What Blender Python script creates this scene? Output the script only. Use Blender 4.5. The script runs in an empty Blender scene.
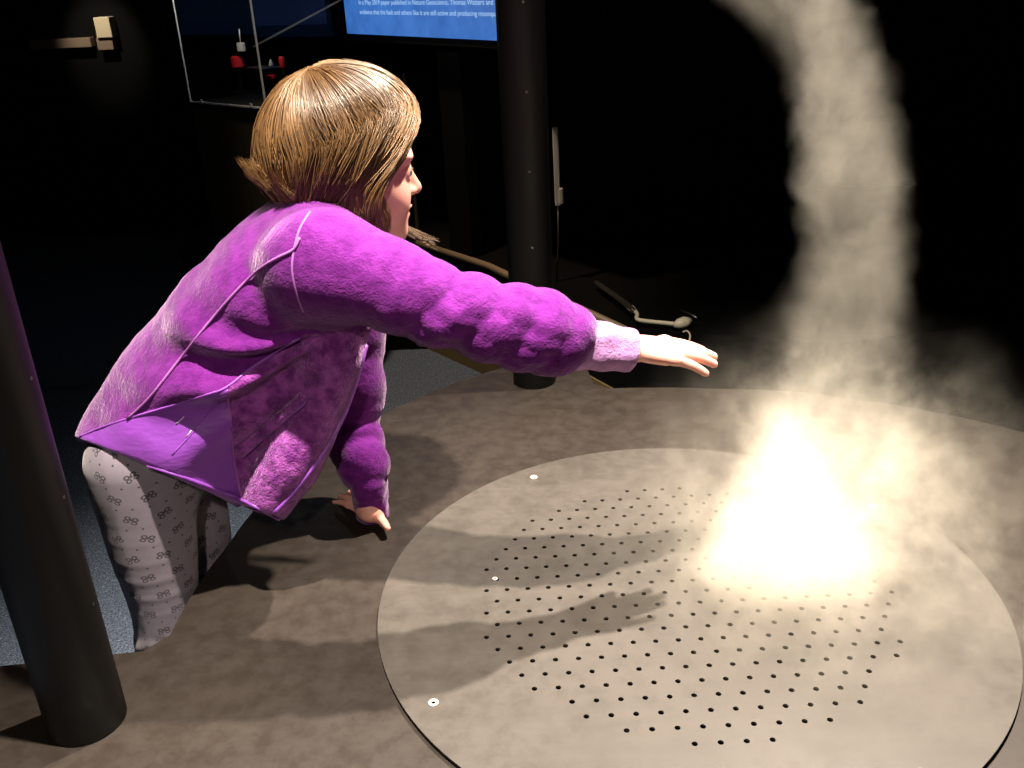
import bpy, bmesh, math, random
import numpy as np
from mathutils import Vector, Matrix
from mathutils.bvhtree import BVHTree
from mathutils.geometry import delaunay_2d_cdt

random.seed(7)
RNG = np.random.default_rng(7)
C = bpy.context.scene.collection
H = 0.48                      # height of the table top above the carpet
CAM_Z = H + 0.75              # the phone is held 75 cm above the table top
FPX, PITCH, ROLL = 943.1, 0.4181, -0.049
UNIT = 0.75

# ------------------------------------------------------------------ camera
_c, _s = math.cos(ROLL), math.sin(ROLL)
_r = np.array([1.0, 0, 0]); _u = np.array([0, math.sin(PITCH), math.cos(PITCH)])
_f = np.array([0, math.cos(PITCH), -math.sin(PITCH)])
AX = _c * _r + _s * _u
AY = -_s * _r + _c * _u
CAMP = np.array([0, 0, CAM_Z])

def at(px, py, Y):
    """world point seen at (px, py) of the photograph, Y metres away from the camera"""
    d = (px - 512) / FPX * AX - (py - 384) / FPX * AY + _f
    return CAMP + d * (Y / d[1])

def onz(px, py, z):
    d = (px - 512) / FPX * AX - (py - 384) / FPX * AY + _f
    return CAMP + d * ((z - CAM_Z) / d[2])

def to_px(P):
    q = np.asarray(P) - CAMP
    z = q @ _f
    return np.stack([512 + FPX * (q @ AX) / z, 384 - FPX * (q @ AY) / z], -1)

cam_data = bpy.data.cameras.new('camera')
cam = bpy.data.objects.new('camera', cam_data); C.objects.link(cam)
cam_data.sensor_width = 36; cam_data.lens = FPX / 1024 * 36
cam_data.clip_start = 0.05; cam_data.clip_end = 60
cam.matrix_world = Matrix(((AX[0], AY[0], -_f[0], 0), (AX[1], AY[1], -_f[1], 0), (AX[2], AY[2], -_f[2], CAM_Z), (0, 0, 0, 1)))
bpy.context.scene.camera = cam

# ------------------------------------------------------------------ objects
def tag(o, label=None, cat=None, group=None, kind=None):
    if label: o['label'] = label
    if cat: o['category'] = cat
    if group: o['group'] = group
    if kind: o['kind'] = kind
    return o

def empty(name, loc, rz=0.0):
    o = bpy.data.objects.new(name, None); C.objects.link(o)
    o.location = loc; o.rotation_euler = (0, 0, rz); o.empty_display_size = 0.05
    return o

def link(name, me, m, parent=None, smooth=True):
    """one mesh object; world-space vertices are moved into the parent's space"""
    o = bpy.data.objects.new(name, me); C.objects.link(o)
    if m is not None:
        for mm in (m if isinstance(m, (list, tuple)) else [m]): me.materials.append(mm)
    if smooth and len(me.polygons):
        me.polygons.foreach_set('use_smooth', np.ones(len(me.polygons), bool))
    if parent is not None:
        o.parent = parent
        bpy.context.view_layer.update()
        o.matrix_parent_inverse = parent.matrix_world.inverted()
    return o

def mesh(name, V, F):
    me = bpy.data.meshes.new(name)
    V = np.asarray(V, np.float32)
    if isinstance(F, np.ndarray):
        n, k = F.shape
        me.vertices.add(len(V)); me.vertices.foreach_set('co', V.ravel())
        me.loops.add(n * k); me.loops.foreach_set('vertex_index', F.astype(np.int32).ravel())
        me.polygons.add(n)
        me.polygons.foreach_set('loop_start', np.arange(0, n * k, k, dtype=np.int32))
        me.polygons.foreach_set('loop_total', np.full(n, k, np.int32))
        me.update(calc_edges=True)
    else:
        me.from_pydata(V.tolist(), [], F); me.update()
    return me

class MB:
    """collects shapes into one mesh"""
    def __init__(s): s.V = []; s.F = []
    def add(s, V, F):
        o = len(s.V); s.V += [tuple(map(float, v)) for v in V]; s.F += [tuple(i + o for i in f) for f in F]; return s
    def box(s, c, d, R=None, bevel=0.0):
        b = bmesh.new(); bmesh.ops.create_cube(b, size=1)
        for v in b.verts: v.co = Vector((v.co.x * d[0], v.co.y * d[1], v.co.z * d[2]))
        if bevel: bmesh.ops.bevel(b, geom=b.edges[:], offset=bevel, segments=2, affect='EDGES', profile=0.5)
        R = np.eye(3) if R is None else np.asarray(R)
        b.verts.index_update()
        V = np.array([v.co[:] for v in b.verts]) @ R.T + np.asarray(c)
        s.add(V, [tuple(v.index for v in f.verts) for f in b.faces]); b.free(); return s
    def tube(s, P, r, n=10, cap=True, closed=False):
        P = np.asarray(P, float); m = len(P)
        r = np.full(m, r, float) if np.isscalar(r) else np.asarray(r, float)
        T = np.gradient(P, axis=0) if m > 2 else np.repeat(P[1:] - P[:1], 2, 0)
        if closed: T = np.roll(P, -1, 0) - np.roll(P, 1, 0)
        T /= np.linalg.norm(T, axis=1, keepdims=True) + 1e-12
        a = np.array([0, 0, 1.0]) if abs(T[0][2]) < 0.9 else np.array([1.0, 0, 0])
        V = []
        for i in range(m):
            a = a - T[i] * (a @ T[i]); a /= np.linalg.norm(a); b = np.cross(T[i], a)
            for k in range(n):
                t = 2 * math.pi * k / n
                V.append(P[i] + r[i] * (math.cos(t) * a + math.sin(t) * b))
        F = []
        for i in range(m if closed else m - 1):
            j = (i + 1) % m
            for k in range(n): F.append((i * n + k, i * n + (k + 1) % n, j * n + (k + 1) % n, j * n + k))
        if cap and not closed: F += [tuple(range(n))[::-1], tuple((m - 1) * n + k for k in range(n))]
        return s.add(V, F)
    def lathe(s, prof, n=32, o=(0, 0, 0), R=None):
        """profile of (radius, height) about z"""
        R = np.eye(3) if R is None else np.asarray(R)
        V = []; F = []
        for r, z in prof:
            for k in range(n):
                t = 2 * math.pi * k / n; V.append(R @ np.array([r * math.cos(t), r * math.sin(t), z]) + np.asarray(o))
        for i in range(len(prof) - 1):
            for k in range(n): F.append((i * n + k, i * n + (k + 1) % n, (i + 1) * n + (k + 1) % n, (i + 1) * n + k))
        F.append(tuple(range(n))[::-1]); F.append(tuple((len(prof) - 1) * n + k for k in range(n)))
        return s.add(V, F)
    def build(s, name, m, parent=None, smooth=True, auto=None):
        me = mesh(name, s.V, s.F)
        o = link(name, me, m, parent, smooth)
        if auto: me.set_sharp_from_angle(angle=math.radians(auto))
        return o

def frame_of(z, x=None):
    """rotation matrix whose third column is z"""
    z = np.asarray(z, float); z = z / np.linalg.norm(z)
    x = np.array([1.0, 0, 0]) if x is None else np.asarray(x, float)
    if abs(x @ z) > 0.95: x = np.array([0, 1.0, 0])
    x = x - z * (x @ z); x /= np.linalg.norm(x)
    return np.stack([x, np.cross(z, x), z], 1)

# ------------------------------------------------------------------ distance fields -> one smooth mesh
def catmull(P, n):
    P = np.asarray(P, float)
    Q = np.vstack([2 * P[0] - P[1], P, 2 * P[-1] - P[-2]])
    out = []
    for i in range(len(P) - 1):
        p0, p1, p2, p3 = Q[i:i + 4]
        for k in range(n):
            t = k / n
            out.append(0.5 * (2 * p1 + (p2 - p0) * t + (2 * p0 - 5 * p1 + 4 * p2 - p3) * t * t + (3 * p1 - p0 - 3 * p2 + p3) * t ** 3))
    out.append(P[-1])
    return np.array(out)

def smin(a, b, k):
    h = np.clip(0.5 + 0.5 * (b - a) / k, 0, 1)
    return b + (a - b) * h - k * h * (1 - h)

def smax(a, b, k): return -smin(-a, -b, k)

class Tube:
    """swept ellipse: rows of (x, y, z, ra, rb); ra lies along `side`, rb across it"""
    def __init__(s, rows, side=(0, 1, 0), n=4, mod=None):
        rows = np.array([list(q) + [q[3]] * (5 - len(q)) for q in rows], float)
        s.R = catmull(rows, n) if len(rows) > 2 else rows
        s.side = np.asarray(side, float); s.mod = mod
        s.lo = (s.R[:, :3] - s.R[:, 3:].max(1)[:, None]).min(0); s.hi = (s.R[:, :3] + s.R[:, 3:].max(1)[:, None]).max(0)
    def __call__(s, p):
        best = np.full(len(p), 1e9)
        N = len(s.R) - 1
        # far points: cheap bound
        q = np.maximum(np.maximum(s.lo - p, p - s.hi), 0); bd = np.sqrt((q * q).sum(1))
        near = bd < 0.06
        best[~near] = bd[~near] + 0.0
        pp = p[near]; bb = np.full(len(pp), 1e9)
        for i in range(N):
            A, B = s.R[i], s.R[i + 1]
            ab = B[:3] - A[:3]; L2 = ab @ ab + 1e-12; L = math.sqrt(L2)
            T = ab / L; S = s.side - T * (s.side @ T); S /= np.linalg.norm(S); U = np.cross(T, S)
            w = pp - A[:3]
            t0 = (w @ ab) / L2; t = np.clip(t0, 0, 1)
            ra = A[3] + (B[3] - A[3]) * t; rb = A[4] + (B[4] - A[4]) * t
            if s.mod is not None:
                m = s.mod((i + t) / N, np.arctan2(w @ U, w @ S)); ra = ra * m; rb = rb * m
            l = (t0 - t) * L
            mn = np.minimum(ra, rb)
            k = np.sqrt((w @ S / ra) ** 2 + (w @ U / rb) ** 2 + (l / mn) ** 2)
            bb = np.minimum(bb, (k - 1) * mn)
        best[near] = bb
        return best

class Ell:
    def __init__(s, c, r, R=None):
        s.c = np.asarray(c, float); s.r = np.asarray(r, float); s.R = np.eye(3) if R is None else np.asarray(R)
    def __call__(s, p):
        q = (p - s.c) @ s.R
        k0 = np.linalg.norm(q / s.r, axis=1); k1 = np.linalg.norm(q / (s.r ** 2), axis=1)
        return k0 * (k0 - 1) / (k1 + 1e-9)

def nets(f, lo, hi, h, c=6):
    lo = np.asarray(lo, float); hi = np.asarray(hi, float)
    nb = np.ceil((hi - lo) / h / c).astype(int) + 1
    ii = np.stack(np.meshgrid(*[np.arange(n) for n in nb], indexing='ij'), -1).reshape(-1, 3)
    ctr = lo + (ii * c + (c - 1) / 2) * h
    fv = np.concatenate([f(x) for x in np.array_split(ctr, max(1, len(ctr) // 200000))])
    V = np.repeat(np.repeat(np.repeat(fv.reshape(nb).astype(np.float32), c, 0), c, 1), c, 2)
    near = np.flatnonzero(np.abs(fv) < c * h * 1.7)
    off = np.stack(np.meshgrid(*[np.arange(c)] * 3, indexing='ij'), -1).reshape(-1, 3)
    for ch in np.array_split(near, max(1, len(near) * c ** 3 // 300000)):
        g = (ii[ch][:, None] * c + off[None]).reshape(-1, 3)
        V[g[:, 0], g[:, 1], g[:, 2]] = f(lo + g * h)
    s = V < 0
    n = np.array(V.shape)
    k = np.zeros(n - 1, np.uint8)
    for a in (0, 1):
        for b in (0, 1):
            for d in (0, 1): k += s[a:n[0] - 1 + a, b:n[1] - 1 + b, d:n[2] - 1 + d]
    cells = np.flatnonzero((k > 0) & (k < 8)); del k
    I = np.stack(np.unravel_index(cells, n - 1), 1)
    P = np.zeros((len(I), 3)); cnt = np.zeros(len(I))
    cor = [np.array(x) for x in np.ndindex(2, 2, 2)]
    val = {tuple(x): V[I[:, 0] + x[0], I[:, 1] + x[1], I[:, 2] + x[2]].astype(float) for x in cor}
    for ax in range(3):
        for x in cor:
            if x[ax]: continue
            y = x.copy(); y[ax] = 1
            a, b = val[tuple(x)], val[tuple(y)]
            m = (a < 0) != (b < 0)
            t = np.where(m, a / (a - b + 1e-20), 0)
            q = np.repeat(x[None].astype(float), len(I), 0); q[:, ax] = t
            P[m] += q[m]; cnt[m] += 1
    P = lo + (I + P / cnt[:, None]) * h
    F = []
    for ax in range(3):
        u, v = (ax + 1) % 3, (ax + 2) % 3
        a = [slice(1, -1)] * 3; a[ax] = slice(0, -1); b = list(a); b[ax] = slice(1, None)
        e = np.argwhere(s[tuple(a)] != s[tuple(b)])
        o = np.ones(3, int); o[ax] = 0
        e = e + o
        sg = s[e[:, 0], e[:, 1], e[:, 2]]
        q = []
        for du, dv in ((-1, -1), (0, -1), (0, 0), (-1, 0)):
            x = e.copy(); x[:, u] += du; x[:, v] += dv
            q.append(np.searchsorted(cells, np.ravel_multi_index(x.T, n - 1)))
        q = np.stack(q, 1)
        q[~sg] = q[~sg][:, ::-1]
        F.append(q)
    return P, np.vstack(F)

def relax(V, F, it=2, lam=0.5):
    e = np.vstack([F[:, [0, 1]], F[:, [1, 2]], F[:, [2, 3]], F[:, [3, 0]]])
    deg = np.bincount(e.ravel(), minlength=len(V)).astype(float)
    for k in range(it):
        acc = np.zeros_like(V)
        for a in range(3):
            acc[:, a] = np.bincount(e[:, 0], V[e[:, 1], a], len(V)) + np.bincount(e[:, 1], V[e[:, 0], a], len(V))
        V = V + lam * (acc / deg[:, None] - V)
    return V

def noise3(p, f, seed=0):
    """cheap smooth pseudo noise, -1..1"""
    r = np.random.default_rng(seed); o = np.zeros(len(p))
    for k in range(6):
        d = r.normal(size=3); d *= f * (0.6 + 0.8 * r.random()) / np.linalg.norm(d)
        o += np.sin(p @ d * 2 * math.pi + r.random() * 7)
    return o / 3.0

# ------------------------------------------------------------------ materials
class NT:
    """small helper for writing node maths"""
    def __init__(s, name):
        s.m = bpy.data.materials.new(name); s.m.use_nodes = True
        s.t = s.m.node_tree; s.n = s.t.nodes; s.l = s.t.links
        s.b = s.n.get('Principled BSDF'); s.out = s.n.get('Material Output')
    def node(s, k, **a):
        x = s.n.new(k)
        for q, v in a.items(): setattr(x, q, v)
        return x
    def set(s, sock, v):
        if hasattr(v, 'is_output'): s.l.new(v, sock)
        else: sock.default_value = v
    def math(s, op, a, b=0.0, c=0.0, clamp=False):
        x = s.node('ShaderNodeMath', operation=op); x.use_clamp = clamp
        s.set(x.inputs[0], a); s.set(x.inputs[1], b); s.set(x.inputs[2], c)
        return x.outputs[0]
    def add(s, a, b): return s.math('ADD', a, b)
    def sub(s, a, b): return s.math('SUBTRACT', a, b)
    def mul(s, a, b): return s.math('MULTIPLY', a, b)
    def map(s, v, a, b, c=0.0, d=1.0, smooth=True):
        x = s.node('ShaderNodeMapRange', interpolation_type='SMOOTHSTEP' if smooth else 'LINEAR')
        for i, q in enumerate((v, a, b, c, d)): s.set(x.inputs[i], q)
        return x.outputs[0]
    def mix(s, f, a, b):
        x = s.node('ShaderNodeMix', data_type='RGBA')
        s.set(x.inputs[0], f)
        for i, q in ((6, a), (7, b)):
            if isinstance(q, tuple): q = (*q, 1.0) if len(q) == 3 else q
            s.set(x.inputs[i], q)
        return x.outputs[2]
    def co(s, which='Object'): return s.node('ShaderNodeTexCoord').outputs[which]
    def xyz(s, v):
        x = s.node('ShaderNodeSeparateXYZ'); s.l.new(v, x.inputs[0]); return x.outputs
    def comb(s, a, b, c=0.0):
        x = s.node('ShaderNodeCombineXYZ')
        for i, q in enumerate((a, b, c)): s.set(x.inputs[i], q)
        return x.outputs[0]
    def noise(s, scale, detail=3, rough=0.55, vec=None, dist=0.0, stretch=None, dims='3D'):
        v = s.co() if vec is None else vec
        if stretch:
            m = s.node('ShaderNodeMapping'); m.inputs['Scale'].default_value = stretch; s.l.new(v, m.inputs[0]); v = m.outputs[0]
        x = s.node('ShaderNodeTexNoise'); s.l.new(v, x.inputs['Vector'])
        s.set(x.inputs['Scale'], scale); x.inputs['Detail'].default_value = detail; x.inputs['Roughness'].default_value = rough
        x.inputs['Distortion'].default_value = dist
        return x.outputs[0]
    def bump(s, h, strength=0.3, dist=0.002):
        x = s.node('ShaderNodeBump'); s.set(x.inputs['Height'], h); x.inputs['Strength'].default_value = strength
        x.inputs['Distance'].default_value = dist; s.l.new(x.outputs[0], s.b.inputs['Normal'])
    def p(s, **a):
        names = dict(col='Base Color', rough='Roughness', metal='Metallic', spec='Specular IOR Level', sheen='Sheen Weight', sheenr='Sheen Roughness',
                     sheent='Sheen Tint', sss='Subsurface Weight', sssr='Subsurface Radius', ssss='Subsurface Scale', ec='Emission Color', es='Emission Strength',
                     trans='Transmission Weight', ior='IOR', alpha='Alpha', coat='Coat Weight', aniso='Anisotropic')
        for k, v in a.items():
            if isinstance(v, tuple) and len(v) == 3 and k != 'sssr': v = (*v, 1.0)
            s.set(s.b.inputs[names[k]], v)
        return s

def plain(name, col, rough=0.6, var=0.15, scale=30, **a):
    """paint or plastic with slight mottling"""
    t = NT(name)
    n = t.noise(scale, 3)
    c2 = tuple(x * (1 - var) for x in col)
    t.p(col=t.mix(n, c2, col), rough=rough, **a)
    return t.m

# ------------------------------------------------------------------ materials of the girl
def skin_material():
    t = NT('skin')
    n = t.noise(60, 3)
    t.p(col=t.mix(n, (0.70, 0.33, 0.27), (0.80, 0.42, 0.34)), rough=0.5, sss=0.15, ssss=0.01, sssr=(1.0, 0.35, 0.2), spec=0.35)
    return t.m

def fleece_material(name, c1, c2, fuzz=0.5, sheen=0.36):
    t = NT(name)
    n = t.noise(55, 4, 0.6); f = t.noise(420, 2, 0.6); g = t.noise(140, 3, 0.6)
    t.p(col=t.mix(t.map(n, 0.3, 0.7), c1, c2), rough=0.95, spec=0.1, sheen=sheen, sheenr=0.38, sheent=(1.0, 0.80, 1.0))
    t.bump(t.add(t.mul(f, 0.5), g), fuzz, 0.004)
    return t.m

def satin_material():
    t = NT('softshell_fabric')
    n = t.noise(20, 3)
    t.p(col=t.mix(n, (0.17, 0.035, 0.31), (0.22, 0.045, 0.37)), rough=0.48, spec=0.45, sheen=0.3, sheenr=0.4, sheent=(0.9, 0.6, 1.0))
    t.bump(t.noise(26, 3, 0.5, stretch=(1, 1, 2.5)), 0.35, 0.006)
    return t.m

def legging_material():
    """grey lilac jersey printed with small dark bows and dots, laid out in a UV map of the leg"""
    t = NT('bow_print_jersey')
    uv = t.xyz(t.co('UV'))
    def cell(ou, ov, su, sv):
        a = t.add(t.mul(uv[0], 1 / su), ou); b = t.add(t.mul(uv[1], 1 / sv), ov)
        r = t.math('FLOOR', b)
        a = t.add(a, t.mul(r, 0.37))
        x = t.mul(t.sub(t.math('FRACT', a), 0.5), su); y = t.mul(t.sub(t.math('FRACT', b), 0.5), sv)
        w = t.math('SINE', t.add(t.mul(r, 12.9), t.mul(t.math('FLOOR', a), 78.2)))
        # turn each print a little
        c = t.math('COSINE', t.mul(w, 0.5)); s = t.math('SINE', t.mul(w, 0.5))
        return t.sub(t.mul(x, c), t.mul(y, s)), t.add(t.mul(x, s), t.mul(y, c))
    def ell(x, y, cx, cy, rx, ry):
        dx = t.mul(t.sub(x, cx), 1 / rx); dy = t.mul(t.sub(y, cy), 1 / ry)
        return t.math('SQRT', t.add(t.mul(dx, dx), t.mul(dy, dy)))
    x, y = cell(0.0, 0.0, 0.036, 0.030)
    ax = t.math('ABSOLUTE', x)
    e1 = ell(ax, y, 0.0042, 0.0016, 0.0036, 0.0027)            # loops
    ring = t.math('LESS_THAN', t.math('ABSOLUTE', t.sub(e1, 0.76)), 0.30)
    knot = t.math('LESS_THAN', ell(x, y, 0, 0, 0.0016, 0.0016), 1.0)
    tail = t.math('LESS_THAN', t.math('ABSOLUTE', t.sub(ell(ax, y, 0.0046, -0.0034, 0.0034, 0.0024), 0.80)), 0.28)
    bow = t.math('MAXIMUM', t.math('MAXIMUM', ring, knot), tail)
    x2, y2 = cell(0.31, 0.5, 0.018, 0.030)
    dot = t.math('LESS_THAN', ell(x2, y2, 0, 0, 0.0014, 0.0014), 1.0)
    pat = t.math('MAXIMUM', bow, dot)
    n = t.noise(90, 3)
    base = t.mix(n, (0.16, 0.138, 0.178), (0.21, 0.182, 0.228))
    t.p(col=t.mix(t.mul(pat, 0.88), base, (0.03, 0.026, 0.035)), rough=0.85, spec=0.2, sheen=0.2)
    t.bump(t.noise(700, 2), 0.1, 0.001)
    return t.m

def hair_material():
    t = NT('light_brown_hair')
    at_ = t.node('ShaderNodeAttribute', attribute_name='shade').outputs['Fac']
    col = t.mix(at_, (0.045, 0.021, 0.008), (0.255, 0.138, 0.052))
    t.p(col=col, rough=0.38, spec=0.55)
    return t.m

M = {}
M['skin'] = skin_material()
M['fleece'] = fleece_material('purple_fleece', (0.085, 0.007, 0.118), (0.135, 0.015, 0.178))
M['fur'] = fleece_material('purple_long_pile', (0.11, 0.012, 0.14), (0.30, 0.07, 0.34), 1.0, 0.5)
M['satin'] = satin_material()
M['legging'] = legging_material()
M['hair'] = hair_material()
M['seam'] = plain('lilac_thread', (0.30, 0.09, 0.36), 0.8)
M['cuff'] = fleece_material('highlit_fleece_cuff', (0.34, 0.15, 0.38), (0.46, 0.24, 0.50))  # same fleece as the jacket, its blown-out highlight put into the colour
M['zip'] = plain('purple_zip_tape', (0.25, 0.06, 0.42), 0.5)
M['reflect'] = plain('reflective_thread', (0.6, 0.5, 0.65), 0.6)
M['lip'] = plain('lips', (0.62, 0.20, 0.18), 0.4)
M['eye'] = plain('eyeball', (0.75, 0.72, 0.70), 0.15)
M['iris'] = plain('iris', (0.03, 0.02, 0.015), 0.15)
M['brow'] = plain('brow_hair', (0.16, 0.08, 0.035), 0.6)
M['shoe'] = plain('dark_shoe_leather', (0.02, 0.018, 0.022), 0.45)
M['sole'] = plain('shoe_rubber', (0.35, 0.33, 0.33), 0.7)

def row(px, py, Y, ra, rb=None):
    return [*at(px, py, Y), ra, ra if rb is None else rb]

# ------------------------------------------------------------------ pose
hipR = at(138, 462, 1.085); hipL = at(172, 452, 1.215)
kneeR = at(166, 612, 1.075); kneeL = at(205, 585, 1.195)
ankR = np.array([kneeR[0] - 0.035, kneeR[1] + 0.01, 0.07]); ankL = np.array([kneeL[0] - 0.03, kneeL[1] + 0.01, 0.07])
shR = at(325, 262, 1.055); shL = at(330, 232, 1.285)
elR = at(470, 318, 1.01); wrR = at(627, 348, 1.035)
elL = at(352, 425, 1.26); wrL = at(362, 508, 1.225)
pel = (hipR + hipL) / 2
neck0 = at(318, 232, 1.17)

# head frame
yaw, pit, rol = math.radians(21), math.radians(5), math.radians(0)
hF = np.array([math.cos(yaw) * math.cos(pit), math.sin(yaw) * math.cos(pit), -math.sin(pit)])
hL = np.array([-math.sin(yaw), math.cos(yaw), 0.0])
hU = np.cross(hF, hL)
HC = at(337, 148, 1.175)
HR = np.stack([hF, hL, hU], 1)
def hd(f, l, u): return HC + f * hF + l * hL + u * hU

def head_sdf():
    S = []
    cran = Ell(HC, (0.090, 0.071, 0.084), HR)
    face = Ell(hd(0.036, 0, -0.052), (0.052, 0.053, 0.062), HR)
    jaw = Ell(hd(0.052, 0, -0.091), (0.033, 0.036, 0.027), HR)
    chin = Ell(hd(0.070, 0, -0.108), (0.017, 0.018, 0.015), HR)
    chk = [Ell(hd(0.054, q * 0.031, -0.058), (0.028, 0.024, 0.030), HR) for q in (-1, 1)]
    brow = [Ell(hd(0.073, q * 0.026, -0.006), (0.014, 0.026, 0.009), HR) for q in (-1, 1)]
    sock = [Ell(hd(0.097, q * 0.030, -0.026), (0.014, 0.018, 0.0105), HR) for q in (-1, 1)]
    nose = Tube([[*hd(0.080, 0, -0.016), 0.0065], [*hd(0.090, 0, -0.034), 0.007], [*hd(0.099, 0, -0.051), 0.0088]], side=hL)
    ala = [Ell(hd(0.088, q * 0.009, -0.054), (0.010, 0.0065, 0.006), HR) for q in (-1, 1)]
    lipu = Ell(hd(0.085, 0, -0.0725), (0.0085, 0.019, 0.0048), HR)
    lipl = Ell(hd(0.083, 0, -0.0825), (0.0080, 0.016, 0.0052), HR)
    eyec = [hd(0.0735, q * 0.030, -0.0265) for q in (-1, 1)]
    lids = [Ell(e, (0.0132,) * 3) for e in eyec]
    opens = [Ell(e + hF * 0.013 - hU * 0.0012, (0.0085, 0.0125, 0.0042), HR) for e in eyec]
    slit = Ell(hd(0.096, 0, -0.0775), (0.010, 0.020, 0.0013), HR)
    ears = [Tube([[*hd(-0.012, q * 0.071, -0.012), 0.012, 0.005], [*hd(-0.006, q * 0.073, -0.034), 0.009, 0.005], [*hd(0.0, q * 0.070, -0.052), 0.006, 0.004]], side=hF) for q in (-1, 1)]
    def f(p):
        d = smin(cran(p), face(p), 0.02)
        d = smin(d, jaw(p), 0.02); d = smin(d, chin(p), 0.014)
        for c in chk: d = smin(d, c(p), 0.014)
        for c in brow: d = smin(d, c(p), 0.010)
        for c in sock: d = smax(d, -c(p), 0.008)
        for l, o in zip(lids, opens): d = smin(d, smax(l(p), -o(p), 0.002), 0.004)
        d = smin(d, nose(p), 0.009)
        for c in ala: d = smin(d, c(p), 0.005)
        d = smin(d, lipu(p), 0.005); d = smin(d, lipl(p), 0.005); d = smax(d, -slit(p), 0.003)
        for c in ears: d = smin(d, c(p), 0.006)
        return d
    return f

def finger(base, dirv, up, lens, r0, r1, curl):
    """knuckle chain bending away from `up`"""
    P = [np.asarray(base)]; d = np.asarray(dirv, float) / np.linalg.norm(dirv); up = np.asarray(up, float)
    ax = np.cross(up, d); ax /= np.linalg.norm(ax)
    for L, c in zip(lens, curl):
        a = math.radians(c); d = d * math.cos(a) + np.cross(ax, d) * math.sin(a) + ax * (ax @ d) * (1 - math.cos(a))
        P.append(P[-1] + d * L)
    rr = np.linspace(r0, r1, len(P))
    return Tube([[*q, r] for q, r in zip(P, rr)], n=3), P

def hand_sdf(wr, d, up, sgn, k=1.0, curls=((6, 8, 8),) * 4, spread=(10, 2, -4, -16), thumb=(52, (0, 14, 10)), length=(1, 1, 1, 1), tdrop=0.12):
    """wr wrist, d pointing direction, up back of the hand; sgn +1 puts the thumb on d x up side"""
    d = np.asarray(d, float); d /= np.linalg.norm(d); up = np.asarray(up, float); up = up - d * (d @ up); up /= np.linalg.norm(up)
    s = np.cross(d, up) * sgn                                     # towards the thumb
    W = lambda a, b, c=0.0: wr + k * (a * d + b * s + c * up)
    palm = Tube([[*W(-0.01, 0), 0.019 * k, 0.0135 * k], [*W(0.015, 0), 0.021 * k, 0.0125 * k], [*W(0.035, 0.001), 0.025 * k, 0.0115 * k], [*W(0.058, 0.001), 0.028 * k, 0.0095 * k]], side=s)
    mound = Ell(W(0.022, 0.014, -0.007), (0.020 * k, 0.011 * k, 0.010 * k), np.stack([d, s, up], 1))
    base = [(0.060, 0.0205, 0.0), (0.0635, 0.0075, 0.002), (0.0615, -0.0055, 0.001), (0.056, -0.0175, -0.001)]
    lens = [(0.024, 0.016, 0.013), (0.027, 0.018, 0.014), (0.0245, 0.017, 0.0135), (0.019, 0.0125, 0.0115)]
    rad = [(0.0075, 0.0055), (0.0077, 0.0056), (0.0073, 0.0053), (0.0066, 0.0048)]
    fs = []; tips = []
    for i in range(4):
        a = math.radians(spread[i]); dd = d * math.cos(a) + s * math.sin(a)
        f, P = finger(W(*base[i]), dd, up, [x * k * length[i] for x in lens[i]], rad[i][0] * k, rad[i][1] * k, curls[i])
        fs.append(f); tips.append((P[-1], P[-1] - P[-2]))
    a = math.radians(thumb[0]); dd = d * math.cos(a) + s * math.sin(a) - tdrop * up
    th, P = finger(W(0.012, 0.011, -0.010), dd, s, [0.026 * k, 0.022 * k, 0.017 * k], 0.0105 * k, 0.0062 * k, [-q for q in thumb[1]])
    tips.append((P[-1], P[-1] - P[-2]))
    kn = [Ell(W(*(np.array(b) + (-0.002, 0, 0.0012))), (0.0072 * k,) * 3) for b in base]
    def f(p):
        q = smin(palm(p), mound(p), 0.012 * k)
        for x in kn: q = smin(q, x(p), 0.006 * k)
        for x in fs: q = smin(q, x(p), 0.0035 * k)
        return smin(q, th(p), 0.006 * k)
    return f, tips

dR = at(714, 354, 1.065) - wrR
handR, tipsR = hand_sdf(wrR, dR, (0.20, -0.16, 1.0), -1, 1.0, curls=((5, 5, 5), (5, 6, 6), (6, 7, 6), (8, 8, 6)), spread=(1, 0, -1, -13), thumb=(10, (0, 2, 2)), length=(1.04, 1.04, 1.06, 1.04), tdrop=0.30)
wrL = onz(370, 511, H + 0.024)
handL, tipsL = hand_sdf(wrL, (-0.50, 0.85, -0.16), (0.05, 0.10, 1.0), 1, 0.84, curls=((0, 6, 6),) * 4, spread=(12, 2, -8, -18), thumb=(178, (0, -4, -6)))

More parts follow.
